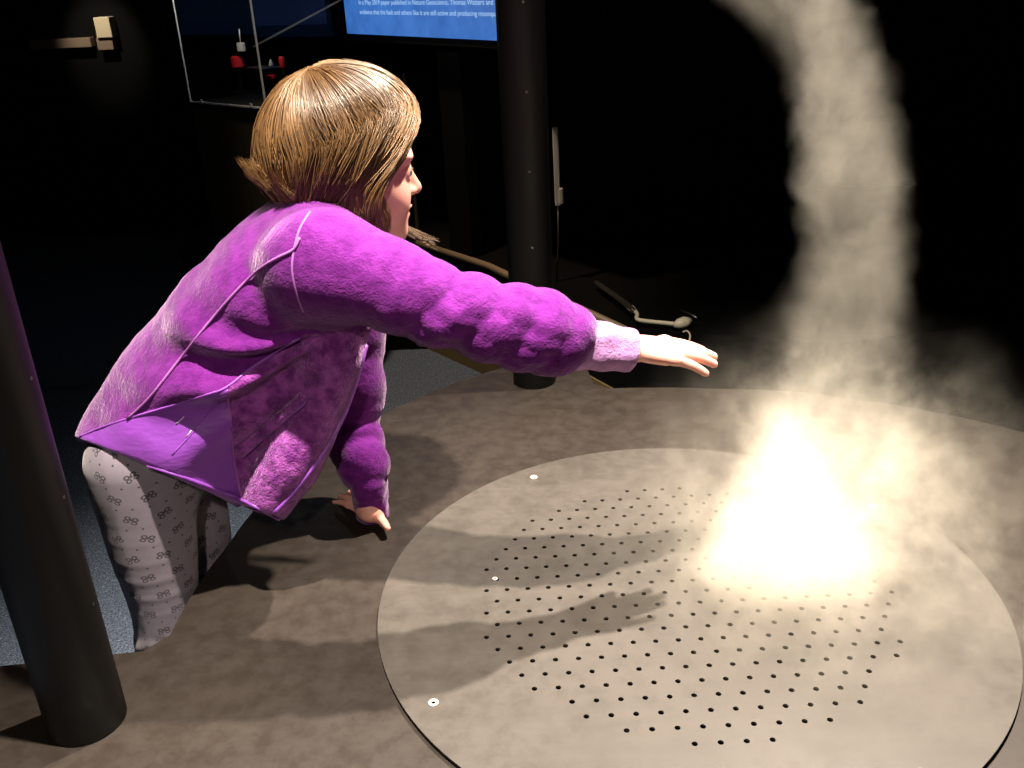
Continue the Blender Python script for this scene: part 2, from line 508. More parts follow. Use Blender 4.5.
def body_sdf():
    head = head_sdf()
    nk = Tube([[*at(325, 240, 1.175), 0.042, 0.044], [*hd(-0.012, 0, -0.085), 0.036, 0.038], [*hd(-0.008, 0, -0.055), 0.036, 0.038]])
    torso = Tube([[*pel, 0.098, 0.075], [*at(205, 395, 1.155), 0.092, 0.070], [*at(258, 320, 1.16), 0.098, 0.072], [*at(300, 262, 1.165), 0.102, 0.066], [*at(320, 238, 1.17), 0.07, 0.05]])
    armR = Tube([[*shR, 0.036], [*elR, 0.028], [*wrR, 0.0195, 0.017]])
    armL = Tube([[*shL, 0.036], [*elL, 0.028], [*wrL, 0.019, 0.017]])
    legs = [Tube([[*a, 0.060], [*(a * 0.5 + b * 0.5), 0.054], [*b, 0.041], [*(b * 0.6 + c * 0.4 + np.array([-0.008, 0, 0])), 0.040], [*c, 0.026]]) for a, b, c in ((hipR, kneeR, ankR), (hipL, kneeL, ankL))]
    feet = [Tube([[*(c + np.array([-0.022, 0, -0.028])), 0.024, 0.03], [*(c + np.array([0.05, -0.002, -0.043])), 0.028, 0.018], [*(c + np.array([0.11, -0.004, -0.052])), 0.024, 0.012]]) for c in (ankR, ankL)]
    def f(p):
        d = smin(head(p), nk(p), 0.02)
        d = smin(d, torso(p), 0.03)
        for x in (armR, armL): d = smin(d, x(p), 0.025)
        for x in legs: d = smin(d, x(p), 0.03)
        for x in feet: d = smin(d, x(p), 0.02)
        d = smin(d, handR(p), 0.008); d = smin(d, handL(p), 0.008)
        return d
    return f

# ------------------------------------------------------------------ jacket
def sleeve_mod_R(t, th):
    m = np.ones_like(t)
    # four soft pushed-up folds that run slantwise round the arm
    for c, w, a in ((0.30, 0.04, 0.10), (0.45, 0.034, 0.24), (0.60, 0.034, 0.27), (0.76, 0.036, 0.29), (0.93, 0.05, 0.28)):
        q = t - c - 0.06 * np.sin(th) - 0.01 * np.sin(2 * th + 20 * c)
        m += a * np.exp(-(q / w) ** 2) - 0.09 * np.exp(-((q - w * 2.1) / w) ** 2)
    return m - 0.07

def sleeve_mod_L(t, th):
    m = np.ones_like(t)
    for c, w, a in ((0.42, 0.05, 0.14), (0.60, 0.045, 0.20), (0.80, 0.05, 0.26)):
        q = t - c - 0.04 * np.sin(th + 2)
        m += a * np.exp(-(q / w) ** 2) - 0.08 * np.exp(-((q + w * 1.6) / (w * 0.6)) ** 2)
    return m

def jacket_sdf():
    torso = Tube([row(156, 478, 1.145, 0.140, 0.118), row(181, 436, 1.15, 0.140, 0.119), row(212, 386, 1.155, 0.138, 0.112), row(248, 330, 1.16, 0.138, 0.100), row(283, 280, 1.165, 0.140, 0.088), row(314, 240, 1.17, 0.116, 0.066), row(330, 212, 1.172, 0.062, 0.056)])
    collar = Tube([row(318, 236, 1.172, 0.072, 0.062), row(333, 205, 1.175, 0.056, 0.056)])
    shl = Tube([[*shL, 0.06], [*at(322, 240, 1.17), 0.06], [*(shR + (0, 0, 0.004)), 0.060]], side=(1, 0, 0))
    flap = Tube([row(352, 320, 1.105, 0.055, 0.030), row(318, 410, 1.085, 0.050, 0.036), row(285, 470, 1.065, 0.040, 0.036), row(268, 506, 1.055, 0.030, 0.026)])
    slR = Tube([[*(shR + (-0.012, 0, -0.004)), 0.066, 0.063], [*at(385, 282, 1.03), 0.057, 0.057], [*at(440, 305, 1.015), 0.045, 0.045], [*at(500, 323, 1.01), 0.042, 0.042], [*at(540, 332, 1.015), 0.041, 0.043], [*at(564, 340, 1.02), 0.036, 0.037]], mod=sleeve_mod_R, n=6)
    slL = Tube([[*shL, 0.064, 0.062], [*at(348, 330, 1.28), 0.055, 0.055], [*elL, 0.040, 0.040], [*(at(362, 460, 1.225)), 0.033, 0.033], [*at(368, 484, 1.205), 0.025, 0.025]], mod=sleeve_mod_L, n=6)
    hemA, hemB, hemC_ = at(80, 442, 1.15), at(284, 523, 1.045), at(150, 467, 1.00)
    hn = np.cross(hemB - hemA, hemC_ - hemA); hn /= np.linalg.norm(hn)
    if hn[2] > 0: hn = -hn
    arm = at(326, 335, 1.02)
    def folds(p):
        q = p - arm; r = np.sqrt(q[:, 0] ** 2 + q[:, 2] ** 2); an = np.arctan2(q[:, 2], q[:, 0])      # pi = towards the back
        an = np.where(an < 0, an + 2 * np.pi, an)
        w = np.exp(-((r - 0.14) / 0.085) ** 2) * np.clip((1.20 - p[:, 1]) / 0.06, 0, 1)
        w = w * np.exp(-((an - 3.55) / 0.42) ** 2)
        a = 0.0105 * w * np.sin(an * 15.0 + 3.0 * r / 0.1 + 0.6 * noise3(p, 6, 3))
        return a + 0.0030 * noise3(p, 8, 5) + 0.0012 * noise3(p, 17, 8)
    def shell(p):
        d = smin(torso(p), flap(p), 0.05)
        d = smin(d, shl(p), 0.035)
        return smin(d, collar(p), 0.02)
    def f(p):
        d = d0 = shell(p) - folds(p)
        hem = (p - hemA) @ hn + 0.003 * noise3(p, 5, 2)
        d = smax(d, hem, 0.004)
        # the jacket body is hollow for a hand's breadth above its hem
        d = np.maximum(d, -np.maximum(d0 + 0.008, -(hem + 0.10)))
        d = smin(d, slR(p), 0.022)
        return smin(d, slL(p), 0.022)
    return f, slR

jacket_f, slR_field = jacket_sdf()

# ------------------------------------------------------------------ build the girl
def build_person():
    f = body_sdf()
    lo = np.array([min(ankR[0], hipR[0]) - 0.10, 0.92, -0.004]); hi = np.array([0.30, 1.40, HC[2] + 0.11])
    V, F = nets(f, lo, hi, 0.0023)
    V = relax(V, F, 2, 0.4)
    me = mesh('person', V, F)
    return link('person', me, M['skin'])

def build_jacket(parent):
    V, F = nets(jacket_f, np.array([-0.66, 0.86, H + 0.02]), np.array([0.12, 1.42, H + 0.62]), 0.0030)
    V = relax(V, F, 2, 0.4)
    return V, F

# ------------------------------------------------------------------ hair: a chin-length bob of single strands over a shell
gF = np.array([hF[0], hF[1], 0]); gF /= np.linalg.norm(gF)
gL = hL; gZ = np.array([0, 0, 1.0])
HE = np.array([0.0945, 0.078, 0.0915])
def hair_paths(az, s0, off, n1=13, n2=9, wave=None, flip=None, length=None):
    """az 0 = forehead, negative = the side towards the camera; s0 = angle from the crown where the strand is rooted"""
    N = len(az)
    pole = -0.30 * gF + 0.95 * gZ; pole /= np.linalg.norm(pole)
    g1 = gF - pole * (gF @ pole); g1 /= np.linalg.norm(g1)
    seq = np.radians(106)
    u = np.linspace(0, 1, n1)
    S = s0[:, None] + (seq - s0[:, None]) * u[None]
    sg = np.where(az >= 0, 1.0, -1.0)
    amin = np.radians(np.where(az >= 0, 88, 76))[:, None] * np.clip((S - np.radians(74)) / np.radians(32), 0, 1)
    A = sg[:, None] * (amin + np.abs(az)[:, None] * (1 - amin / np.pi))
    if wave is not None: A = A + wave[:, None] * 0.10 * np.sin(S * 2.2)
    dirs = np.cos(S)[..., None] * pole + np.sin(S)[..., None] * (np.cos(A)[..., None] * g1 + np.sin(A)[..., None] * gL)
    loc = np.stack([dirs @ gF, dirs @ gL, dirs @ gZ], -1)
    rad = HE + (off[:, None, None] * (0.72 + 0.28 * np.clip(np.abs(A) / np.radians(70), 0, 1))[..., None]) * (0.35 + 0.65 * np.clip(S / np.radians(60), 0, 1))[..., None]
    P = loc * rad
    P[..., 0] *= np.where(P[..., 0] < 0, 0.88, 1.0)
    # hanging part
    T = P[:, -1] - P[:, -2]; T /= np.linalg.norm(T, axis=1, keepdims=True)
    a = np.abs(A[:, -1])
    hx = np.stack([np.cos(A[:, -1]), np.sin(A[:, -1]), 0 * a], -1)
    zend = np.interp(a, np.radians([50, 75, 100, 130, 160, 180]), [-0.106, -0.102, -0.092, -0.066, -0.044, -0.040])
    if length is not None: zend = zend + length
    drop = np.maximum(P[:, -1, 2] - zend, 0.01)
    inward = np.interp(a, np.radians([50, 80, 120, 160, 180]), [-0.010, -0.014, -0.010, 0.004, 0.008])
    fwd = np.interp(a, np.radians([75, 84, 92, 104, 150]), [-0.004, 0.006, 0.012, 0.0, 0.0])
    tip = P[:, -1] + hx * inward[:, None] + np.array([1.0, 0, 0]) * fwd[:, None]; tip[:, 2] = zend
    if flip is not None:
        k = flip * np.clip((a - np.radians(120)) / np.radians(25), 0, 1)
        tip = tip + hx * (0.024 * k)[:, None] + np.array([0, 0, 1.0]) * (0.030 * k)[:, None]
    mid = P[:, -1] + T * (drop * 0.62)[:, None]
    v = np.linspace(0, 1, n2 + 1)[1:]
    Q = ((1 - v) ** 2)[None, :, None] * P[:, -1:] + (2 * v * (1 - v))[None, :, None] * mid[:, None] + (v ** 2)[None, :, None] * tip[:, None]
    P = np.concatenate([P, Q], 1)
    return HC + 0.004 * gF + P[..., 0:1] * gF + P[..., 1:2] * gL + P[..., 2:3] * gZ

def build_hair(parent):
    r = np.random.default_rng(11)
    # shell under the strands
    na, ns = 140, 22
    az = np.concatenate([np.linspace(0.001, np.pi, na // 2), np.linspace(-np.pi + 1e-3, -0.001, na // 2)])
    shellP = hair_paths(az, np.full(na, 0.02), np.full(na, 0.004), length=np.full(na, 0.006))
    n = shellP.shape[1]
    Vs = shellP.reshape(-1, 3)
    Fs = []
    for i in range(na - 1):
        for j in range(n - 1): Fs.append((i * n + j, i * n + j + 1, (i + 1) * n + j + 1, (i + 1) * n + j))
    # guides and strands
    K = 170
    gaz = np.concatenate([r.uniform(-np.pi, np.pi, K)])
    gs0 = np.radians(r.uniform(1, 55, K)); goff = r.uniform(0.005, 0.017, K); gw = r.normal(size=K)
    gl = r.normal(size=K) * 0.006; gfl = np.clip(r.uniform(-0.1, 1.3, K), 0, 1.2)
    N = 11000
    gi = r.integers(0, K, N)
    az = gaz[gi] + r.normal(size=N) * 0.10
    az = (az + np.pi) % (2 * np.pi) - np.pi
    az = np.where(np.sign(az) == np.sign(gaz[gi]), az, -az)
    s0 = np.clip(gs0[gi] + np.radians(r.normal(size=N) * 8), 0.01, 1.05)
    off = goff[gi] + r.normal(size=N) * 0.0025
    ln = gl[gi] + r.normal(size=N) * 0.005
    fl = gfl[gi] + r.normal(size=N) * 0.12
    P = hair_paths(az, s0, off, wave=gw[gi] + 0.2 * r.normal(size=N), flip=fl, length=ln)
    G = hair_paths(gaz, gs0, goff, wave=gw, flip=gfl, length=gl)
    m = P.shape[1]; t = np.linspace(0, 1, m)
    w = (0.52 * t ** 1.3)[None, :, None]
    P = P * (1 - w) + G[gi] * w
    # loose wave, each lock its own
    ph = r.uniform(0, 6.28, K); am = r.uniform(0.004, 0.014, K); fq = r.uniform(1.2, 2.2, K)
    hz = np.cross(P[:, -1] - P[:, 0], gZ); hz /= np.linalg.norm(hz, axis=1, keepdims=True) + 1e-9
    P = P + hz[:, None] * (am[gi][:, None] * np.sin(ph[gi][:, None] + 6.28 * fq[gi][:, None] * t[None]) * t[None])[..., None]
    P = P + (r.normal(size=(N, 1, 3)) * 0.0012) * t[None, :, None]
    # a few fly-away strands
    fa = r.choice(N, 130, replace=False)
    out = P[fa] - HC; out /= np.linalg.norm(out, axis=2, keepdims=True)
    P[fa] += out * (r.uniform(0.002, 0.011, 130)[:, None] * np.sin(np.pi * np.clip(t * r.uniform(0.7, 1.3, (130, 1)), 0, 1)))[..., None]
    # a lock from the far side that swings out under the chin
    nl = 34
    a0, a1, a2 = hd(0.040, 0.062, -0.070), hd(0.062, 0.052, -0.100), at(433, 243, 1.215)
    tt_ = np.linspace(0, 1, m)[None, :, None]; j = r.normal(size=(nl, 3, 3)) * np.array([0.004, 0.006, 0.004])[None, :, None]
    LK = (1 - tt_) ** 2 * (a0 + j[:, 0:1]) + 2 * tt_ * (1 - tt_) * (a1 + j[:, 1:2]) + tt_ ** 2 * (a2 + j[:, 2:3])
    P[:nl] = LK
    T = np.gradient(P, axis=1); T /= np.linalg.norm(T, axis=2, keepdims=True) + 1e-9
    O = P - HC; B = np.cross(T, O); B /= np.linalg.norm(B, axis=2, keepdims=True) + 1e-9; Nn = np.cross(B, T)
    rad = r.uniform(0.0004, 0.0007, N)[:, None] * (1 - 0.75 * t ** 4)[None]
    ring = [P + rad[..., None] * (math.cos(q) * Nn + math.sin(q) * B) for q in (0, 2.094, 4.189)]
    V = np.stack(ring, 2).reshape(-1, 3)
    b = (np.arange(N)[:, None] * m + np.arange(m - 1)[None]).reshape(-1) * 3
    F = np.concatenate([np.stack([b + k, b + (k + 1) % 3, b + 3 + (k + 1) % 3, b + 3 + k], 1) for k in range(3)])
    o = len(Vs)
    me = mesh('hair', np.concatenate([Vs, V]), np.concatenate([np.array(Fs), F + o]))
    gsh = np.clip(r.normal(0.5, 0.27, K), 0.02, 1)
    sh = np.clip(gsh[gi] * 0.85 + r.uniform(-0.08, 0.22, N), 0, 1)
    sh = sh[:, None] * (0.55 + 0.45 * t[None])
    at_ = me.attributes.new('shade', 'FLOAT', 'POINT')
    at_.data.foreach_set('value', np.concatenate([np.full(o, 0.12), np.repeat(sh.reshape(-1), 3)]).astype(np.float32))
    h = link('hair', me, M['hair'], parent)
    h['label'] = 'light brown chin-length bob'
    return h

# ------------------------------------------------------------------ materials of the place
def carpet_material():
    t = NT('blue_grey_carpet')
    n = t.noise(260, 3, 0.7); n2 = t.noise(9, 3); n3 = t.noise(120, 2, 0.6)
    c = t.mix(t.map(n, 0.36, 0.64), (0.035, 0.05, 0.085), (0.20, 0.25, 0.34))
    c = t.mix(t.map(n3, 0.55, 0.75), c, (0.30, 0.34, 0.42))
    t.p(col=c, rough=1.0, spec=0.05)
    t.bump(t.add(n, t.mul(n3, 0.6)), 0.9, 0.006)
    return t.m

def laminate_material(name, c1, c2, rough, fine=0.4):
    """worn, slightly mottled board"""
    t = NT(name)
    n = t.noise(5, 5, 0.6); n2 = t.noise(38, 4, 0.65); n3 = t.noise(3.5, 4, 0.6, stretch=(1, 9, 1))
    f = t.add(t.mul(n, 0.5), t.add(t.mul(n2, 0.28), t.mul(n3, 0.22)))
    t.p(col=t.mix(t.map(f, 0.35, 0.65), c1, c2), rough=t.map(n2, 0.3, 0.7, rough - 0.06, rough + 0.10), spec=0.35)
    t.bump(t.noise(300, 2), 0.06, 0.001)
    return t.m

M['carpet'] = carpet_material()
M['table'] = laminate_material('brown_table_laminate', (0.0150, 0.0108, 0.0082), (0.0205, 0.0150, 0.0115), 0.5)
M['plate'] = laminate_material('worn_grey_plate', (0.038, 0.0328, 0.0285), (0.056, 0.0485, 0.0425), 0.5)
M['black'] = plain('matt_black_paint', (0.0018, 0.0018, 0.0018), 0.7, 0.3, spec=0.12)
M['wall'] = plain('black_room_paint', (0.006, 0.006, 0.006), 0.9, 0.3, 3, spec=0.1)
M['rim_shadow'] = plain('rim_shadow_black', (0.008, 0.008, 0.008), 0.8)
M['pole'] = plain('black_powder_coat', (0.0030, 0.0025, 0.0025), 0.5, 0.3, 200, spec=0.25)
M['steel'] = plain('bright_steel', (0.50, 0.48, 0.44), 0.6, 0.1, metal=0.6)
M['dark_steel'] = plain('dull_steel', (0.25, 0.23, 0.2), 0.4, 0.2, metal=1.0)
M['olive'] = plain('olive_tan_board', (0.17, 0.125, 0.055), 0.7, 0.2, 12)
M['trim'] = plain('brown_edge_strip', (0.26, 0.19, 0.13), 0.45, 0.15, 20)
M['cabinet'] = plain('dark_olive_panel', (0.045, 0.036, 0.016), 0.7, 0.25, 6)
M['cream'] = plain('cream_plastic', (0.72, 0.62, 0.40), 0.5, 0.25, 14)
M['pale'] = plain('pale_grey_plastic', (0.50, 0.50, 0.46), 0.5, 0.1)
M['cable'] = plain('black_cable_sheath', (0.03, 0.028, 0.025), 0.35)
M['bone'] = plain('ivory_plastic', (0.62, 0.56, 0.42), 0.45)
M['red'] = plain('red_plastic', (0.75, 0.02, 0.03), 0.4)
M['edge'] = plain('polished_glass_edge', (0.55, 0.60, 0.58), 0.3)

def glass_material():
    t = NT('clear_glass')
    g = t.node('ShaderNodeBsdfGlossy'); g.inputs['Roughness'].default_value = 0.03; g.inputs['Color'].default_value = (0.9, 0.95, 0.95, 1)
    tr = t.node('ShaderNodeBsdfTransparent'); tr.inputs['Color'].default_value = (0.95, 0.97, 0.97, 1)
    fr = t.node('ShaderNodeFresnel'); fr.inputs['IOR'].default_value = 1.45
    mx = t.node('ShaderNodeMixShader'); t.l.new(t.mul(t.mul(fr.outputs[0], t.sub(1.0, t.node('ShaderNodeNewGeometry').outputs['Backfacing'])), 0.3), mx.inputs[0]); t.l.new(tr.outputs[0], mx.inputs[1]); t.l.new(g.outputs[0], mx.inputs[2])
    t.l.new(mx.outputs[0], t.out.inputs['Surface'])
    return t.m
M['glass'] = glass_material()

def screen_material(name, c1, c2, strength, scale):
    t = NT(name)
    n = t.noise(scale, 4, 0.6)
    t.p(col=(0.01, 0.01, 0.012), rough=0.3, ec=t.mix(t.map(n, 0.3, 0.7), c1, c2), es=strength)
    return t.m
M['screen'] = screen_material('lit_blue_screen', (0.030, 0.12, 0.42), (0.055, 0.19, 0.58), 1.0, 7)
M['dimscreen'] = screen_material('dim_navy_screen', (0.0010, 0.0022, 0.008), (0.0020, 0.0040, 0.016), 1.0, 5)
tt = NT('lit_screen_text'); tt.p(col=(0, 0, 0), ec=(0.42, 0.66, 0.95), es=1.0); M['text'] = tt.m

def prism(poly, z0, z1, mb=None):
    mb = mb or MB(); n = len(poly)
    V = [(x, y, z0) for x, y in poly] + [(x, y, z1) for x, y in poly]
    F = [tuple(range(n))[::-1], tuple(range(n, 2 * n))] + [(i, (i + 1) % n, n + (i + 1) % n, n + i) for i in range(n)]
    return mb.add(V, F)

def cdt_sheet(outer, holes, z0, z1, mb=None):
    """a slab with an outline and any number of round openings, walls included"""
    mb = mb or MB()
    P = [Vector(p) for p in outer]; loops = [list(range(len(outer)))]
    for h in holes:
        o = len(P); P += [Vector(p) for p in h]; loops.append(list(range(o, len(P))))
    co, _, faces, ov, _, of = delaunay_2d_cdt(P, [], loops, 0, 1e-6)
    keep = [f for f, o in zip(faces, of) if o == [0]]
    n = len(co)
    V = [(c.x, c.y, z1) for c in co] + [(c.x, c.y, z0) for c in co]
    F = []
    for f in keep:
        a = sum((co[f[i]].x * co[f[(i + 1) % len(f)]].y - co[f[(i + 1) % len(f)]].x * co[f[i]].y) for i in range(len(f)))
        f = list(f) if a > 0 else list(f)[::-1]
        F.append(tuple(f)); F.append(tuple(n + q for q in f[::-1]))
    E = {}
    for f in F[::2]:
        for i in range(len(f)):
            e = (f[i], f[(i + 1) % len(f)]); E[e] = E.get(e, 0) + 1
    for (a, b) in list(E):
        if (b, a) not in E: F.append((b, a, n + a, n + b))
    return mb.add(V, F)

def structure(name, mb, m):
    o = mb.build(name, m, smooth=False); o['kind'] = 'structure'; return o

# ------------------------------------------------------------------ the room
structure('floor', MB().box((0.6, 1.7, -0.02), (6.6, 6.6, 0.04)), M['carpet'])
structure('wall_back', MB().box((0.6, 5.05, 1.6), (6.8, 0.1, 3.2)), M['wall'])
structure('wall_left', MB().box((-2.75, 1.7, 1.6), (0.1, 6.6, 3.2)), M['wall'])
structure('wall_right', MB().box((3.95, 1.7, 1.6), (0.1, 6.6, 3.2)), M['wall'])

# ------------------------------------------------------------------ the table
TC = np.array([0.2735, 1.3253]) * UNIT
def rot2(a): return np.array([math.cos(a), math.sin(a)])
def table_outline():
    phi = np.array([0, 10, 20, 29, 42, 51, 58, 67, 75, 83, 91]); rr = np.array([0.868, 0.864, 0.866, 0.890, 0.922, 0.955, 0.982, 1.022, 1.058, 1.10, 1.15])
    pts = []
    for cut in (185.0, 94.0, 4.0, -86.0):
        span = 91.0 if cut == 185.0 else (90.0 if cut > -80 else 89.0)
        for t in np.linspace(0, span, 40):
            r = np.interp(t * 91.0 / span, phi, rr)
            if t < 1.6: r = r + 0.035 * (1 - t / 1.6) ** 2            # small fillet at the notch
            pts.append(TC + rot2(math.radians(cut - t)) * r * UNIT)
    return pts[::-1]

R_PLATE = 0.5187 * UNIT
table = empty('exhibit_table', (TC[0], TC[1], 0))
tag(table, 'low brown pinwheel-shaped exhibit table blowing mist beside the girl', 'table')
ring = lambda c, r, n: [(c[0] + r * math.cos(2 * math.pi * k / n), c[1] + r * math.sin(2 * math.pi * k / n)) for k in range(n)]
cdt_sheet([tuple(p) for p in table_outline()], [ring(TC, R_PLATE - 0.02, 96)], H - 0.028, H).build('tabletop', M['table'], table, smooth=False)
A1 = 0.0359 * UNIT * rot2(0.005); A2 = 0.0359 * UNIT * rot2(0.005 + math.pi / 3)
HO = np.array([0.4245, 1.0135]) * UNIT
holes = []; gaps = [(-0.3205, 0.061), (-0.14, 0.312)]
for i in range(-40, 30):
    for j in range(-20, 40):
        p = HO + i * A1 + j * A2
        if np.hypot(*(p - TC)) < 0.3495 * UNIT: holes.append(p)
plate = cdt_sheet(ring(TC, R_PLATE, 160), [ring(p, 0.0033, 10) for p in holes], H + 0.004, H + 0.0065).build('perforated_plate', M['plate'], table, smooth=False)
plate['label'] = 'round grey plate drilled with small holes'
gk = cdt_sheet(ring(TC, R_PLATE - 0.0015, 160), [ring(TC, R_PLATE - 0.012, 96)], H - 0.001, H + 0.004).build('rim_shadow_ring', M['rim_shadow'], table, smooth=False)  # black ring standing in for the shadow line under the plate's rim
g = MB().lathe([(0.0, 0.06), (R_PLATE + 0.03, 0.06), (R_PLATE + 0.03, H - 0.03), (R_PLATE + 0.02, H - 0.03), (R_PLATE + 0.02, 0.08), (0.0, 0.08)], 48, (TC[0], TC[1], 0)); g.build('fan_housing', M['black'], table, auto=40)
MB().lathe([(0.0, 0.0), (0.34, 0.0), (0.34, 0.02), (0.30, 0.062), (0.0, 0.062)], 48, (TC[0], TC[1], 0)).build('base', M['black'], table, auto=40)
def screw_mb(p, n, r):
    R = frame_of(n)
    mb = MB().lathe([(r, 0), (r, r * 0.12), (r * 0.85, r * 0.26), (r * 0.45, r * 0.28), (r * 0.40, -r * 0.5), (0.0, -r * 0.5)], 16, p, R)
    return mb
for k, an in enumerate((-149.8, 119.8, 29.9, -60.1)):
    q = TC + rot2(math.radians(an)) * 0.4775 * UNIT
    screw_mb((q[0], q[1], H + 0.0065), (0, 0, 1), 0.0062).build('screw', M['steel'], table)
q = TC + np.array([-0.321, 0.061]) * UNIT
screw_mb((q[0], q[1], H + 0.0065), (0, 0, 1), 0.004).build('screw', M['steel'], table)
q = onz(790, 434, H); screw_mb(q, (0, 0, 1), 0.005).build('screw', M['steel'], table)

# poles with a row of small screws facing the camera side
def pole(base, label, spots, r=0.0415, top=2.35):
    e = empty('support_pole', (base[0], base[1], H))
    tag(e, label, 'pole', 'black poles round the table')
    MB().lathe([(r - 0.001, H + 0.0004), (r, H + 0.002), (r, top - 0.002), (r - 0.002, top)], 48, (base[0], base[1], 0)).build('pole_tube', M['pole'], e, auto=40)
    for z, a in spots:
        d = np.array([math.cos(a), math.sin(a), 0])
        screw_mb(np.array([base[0], base[1], z]) + d * (r - 0.0006), d, 0.0022).build('screw', M['dark_steel'], e)
    return e
BL = onz(88, 720, H); BB = onz(534.5, 381, H)
def screw_z(base, py, a, r=0.0415):
    """height of a screw on the camera side of a pole seen at row py"""
    zs = np.linspace(H, 2.0, 4000); pts = np.stack([np.full(4000, base[0] + r * math.cos(a)), np.full(4000, base[1] + r * math.sin(a)), zs], 1)
    return zs[np.argmin(np.abs(to_px(pts)[:, 1] - py))]
pole(BL, 'black pole on the near end of the table, beside the legs of the girl', [(screw_z(BL, v, 0.0), 0.0) for v in (378, 497, 604)])
pole(BB, 'black pole rising behind the outstretched purple sleeve', [(screw_z(BB, v, math.radians(-84)), math.radians(-84)) for v in (2, 92, 172, 248)])

# ------------------------------------------------------------------ low display platform behind the table
zt = 0.385
foot = [(-0.29, 3.12), (-0.05, 2.815), (0.30, 2.20), (0.75, 2.05), (1.7, 2.2), (1.7, 3.6), (-1.1, 3.6), (-1.1, 3.13)]
pf = empty('display_platform', (0.5, 2.8, 0))
tag(pf, 'low black display platform with olive kick board behind the table', 'platform')
def inset(poly, d):
    c = np.mean(poly, 0); return [tuple(np.array(p) + (c - p) / np.linalg.norm(c - p) * d) for p in poly]
kb = [np.array(p) for p in foot[:3]]
prism([tuple(p + (-0.004, -0.006)) for p in kb] + [tuple(p + (0.012, 0.010)) for p in kb[::-1]], 0.0, 0.20).build('kick_board', M['olive'], pf, smooth=False)
prism(inset(foot, 0.02), 0.0, 0.20).build('plinth', M['black'], pf, smooth=False)
prism(foot, 0.20, zt).build('platform_top', M['black'], pf, smooth=False)
a, b = np.array([*foot[0], zt]), np.array([*foot[1], zt])
MB().tube([a + (-0.005, -0.008, 0), b + (-0.005, -0.008, 0), np.array([0.30, 2.20, zt]) + (-0.008, -0.008, 0)], 0.011, 8).build('edge_strip', M['trim'], pf)

tag(MB().box((0.95, 3.64, 1.25), (2.1, 0.05, 2.5), None, 0.004).build('backdrop_panel', M['black'], smooth=False), 'tall black backdrop panel behind the display platform and the mist', 'panel')

# pale upright panel and the cord under it, half hidden by the pole
e = empty('upright_panel', (0.165, 2.75, zt)); tag(e, 'slim pale grey upright panel just right of the rear pole', 'panel')
Yp = 2.62
T0, T1 = at(555, 127, Yp), at(558, 206, Yp); Tb = at(557, 300, Yp); Tb[2] = zt
d = (T1 - T0); R = frame_of(-d, (1, 0, 0))
MB().box((T0 + T1) / 2, (0.016, 0.012, np.linalg.norm(d)), R, 0.003).build('panel_face', M['pale'], e, smooth=False)
MB().box(at(561, 196, Yp - 0.004), (0.012, 0.016, 0.045), R, 0.003).build('latch', M['pale'], e, smooth=False)
MB().tube([T1, (T1 + Tb) / 2 + (0.003, 0, 0), Tb], 0.0024, 8).build('support_rod', M['dark_steel'], e)

# jointed ivory rod on its black cable
e = empty('jointed_probe', (0.45, 2.3, zt)); tag(e, 'ivory jointed probe on a black cable lying past the outstretched hand', 'probe')
zr = zt + 0.018
P = [onz(596, 283, zr), onz(612, 294, zr), onz(626, 304, zr), onz(634, 312, zr)]
MB().tube(catmull(P, 5), 0.0085, 10).build('cable', M['cable'], e)
MB().tube(catmull([onz(598, 286, zr + 0.008), onz(614, 297, zr + 0.008), onz(630, 311, zr + 0.008)], 4), 0.002, 6).build('wire', M['dark_steel'], e)
P = [onz(632, 307, zr), onz(637, 314, zr), onz(637, 319, zr), onz(645, 321, zr), onz(660, 322.5, zr), onz(675, 324, zr)]
MB().tube(catmull(P, 5), 0.0055, 10).build('rod', M['bone'], e)
q0, q1 = onz(674, 325, zr), onz(690, 321, zr)
MB().tube([q0, q0 * 0.7 + q1 * 0.3, q0 * 0.35 + q1 * 0.65, q1], [0.006, 0.013, 0.015, 0.009], 12).build('probe_head', M['bone'], e)
MB().tube([onz(680, 310, zr + 0.012), onz(690, 314, zr + 0.012), onz(697, 318, zr + 0.010)], 0.003, 8).build('lever', M['dark_steel'], e)
hk = [onz(683, 332, zr - 0.006), onz(687, 331, zr), onz(690, 335, zr), onz(689.5, 340, zr - 0.004)]
MB().tube(catmull(hk, 4), 0.0022, 8).build('hook', M['bone'], e)

# ------------------------------------------------------------------ glass display case
cs = empty('display_case', (-0.77, 2.9, 0)); tag(cs, 'tall glass display case on a dark olive cabinet behind the girl', 'display case')
A, B = at(190, 98, 2.9), at(266, 108, 2.66); zc = (A[2] + B[2]) / 2
A = np.array([A[0], A[1]]); B = np.array([B[0], B[1]]); ex = (B - A) / np.linalg.norm(B - A); ey = np.array([-ex[1], ex[0]])
W = np.linalg.norm(B - A); D = 0.27; ztop = 1.95
P4 = [A, B, B + ey * D, A + ey * D]
prism([tuple(p) for p in P4], 0, zc - 0.022).build('base_cabinet', M['cabinet'], cs, smooth=False)
prism([tuple(p) for p in (A - ex * 0.004 - ey * 0.004, B + ex * 0.004 - ey * 0.004, B + ex * 0.004 + ey * D, A - ex * 0.004 + ey * D)], zc - 0.022, zc - 0.008).build('case_deck', M['black'], cs, smooth=False)
Rc = np.array([[ex[0], ey[0], 0], [ex[1], ey[1], 0], [0, 0, 1.0]])
def cpos(u, v, z): return np.array([*(A + ex * u + ey * v), z])
zm = (zc - 0.006 + ztop) / 2; hz = ztop - zc + 0.006
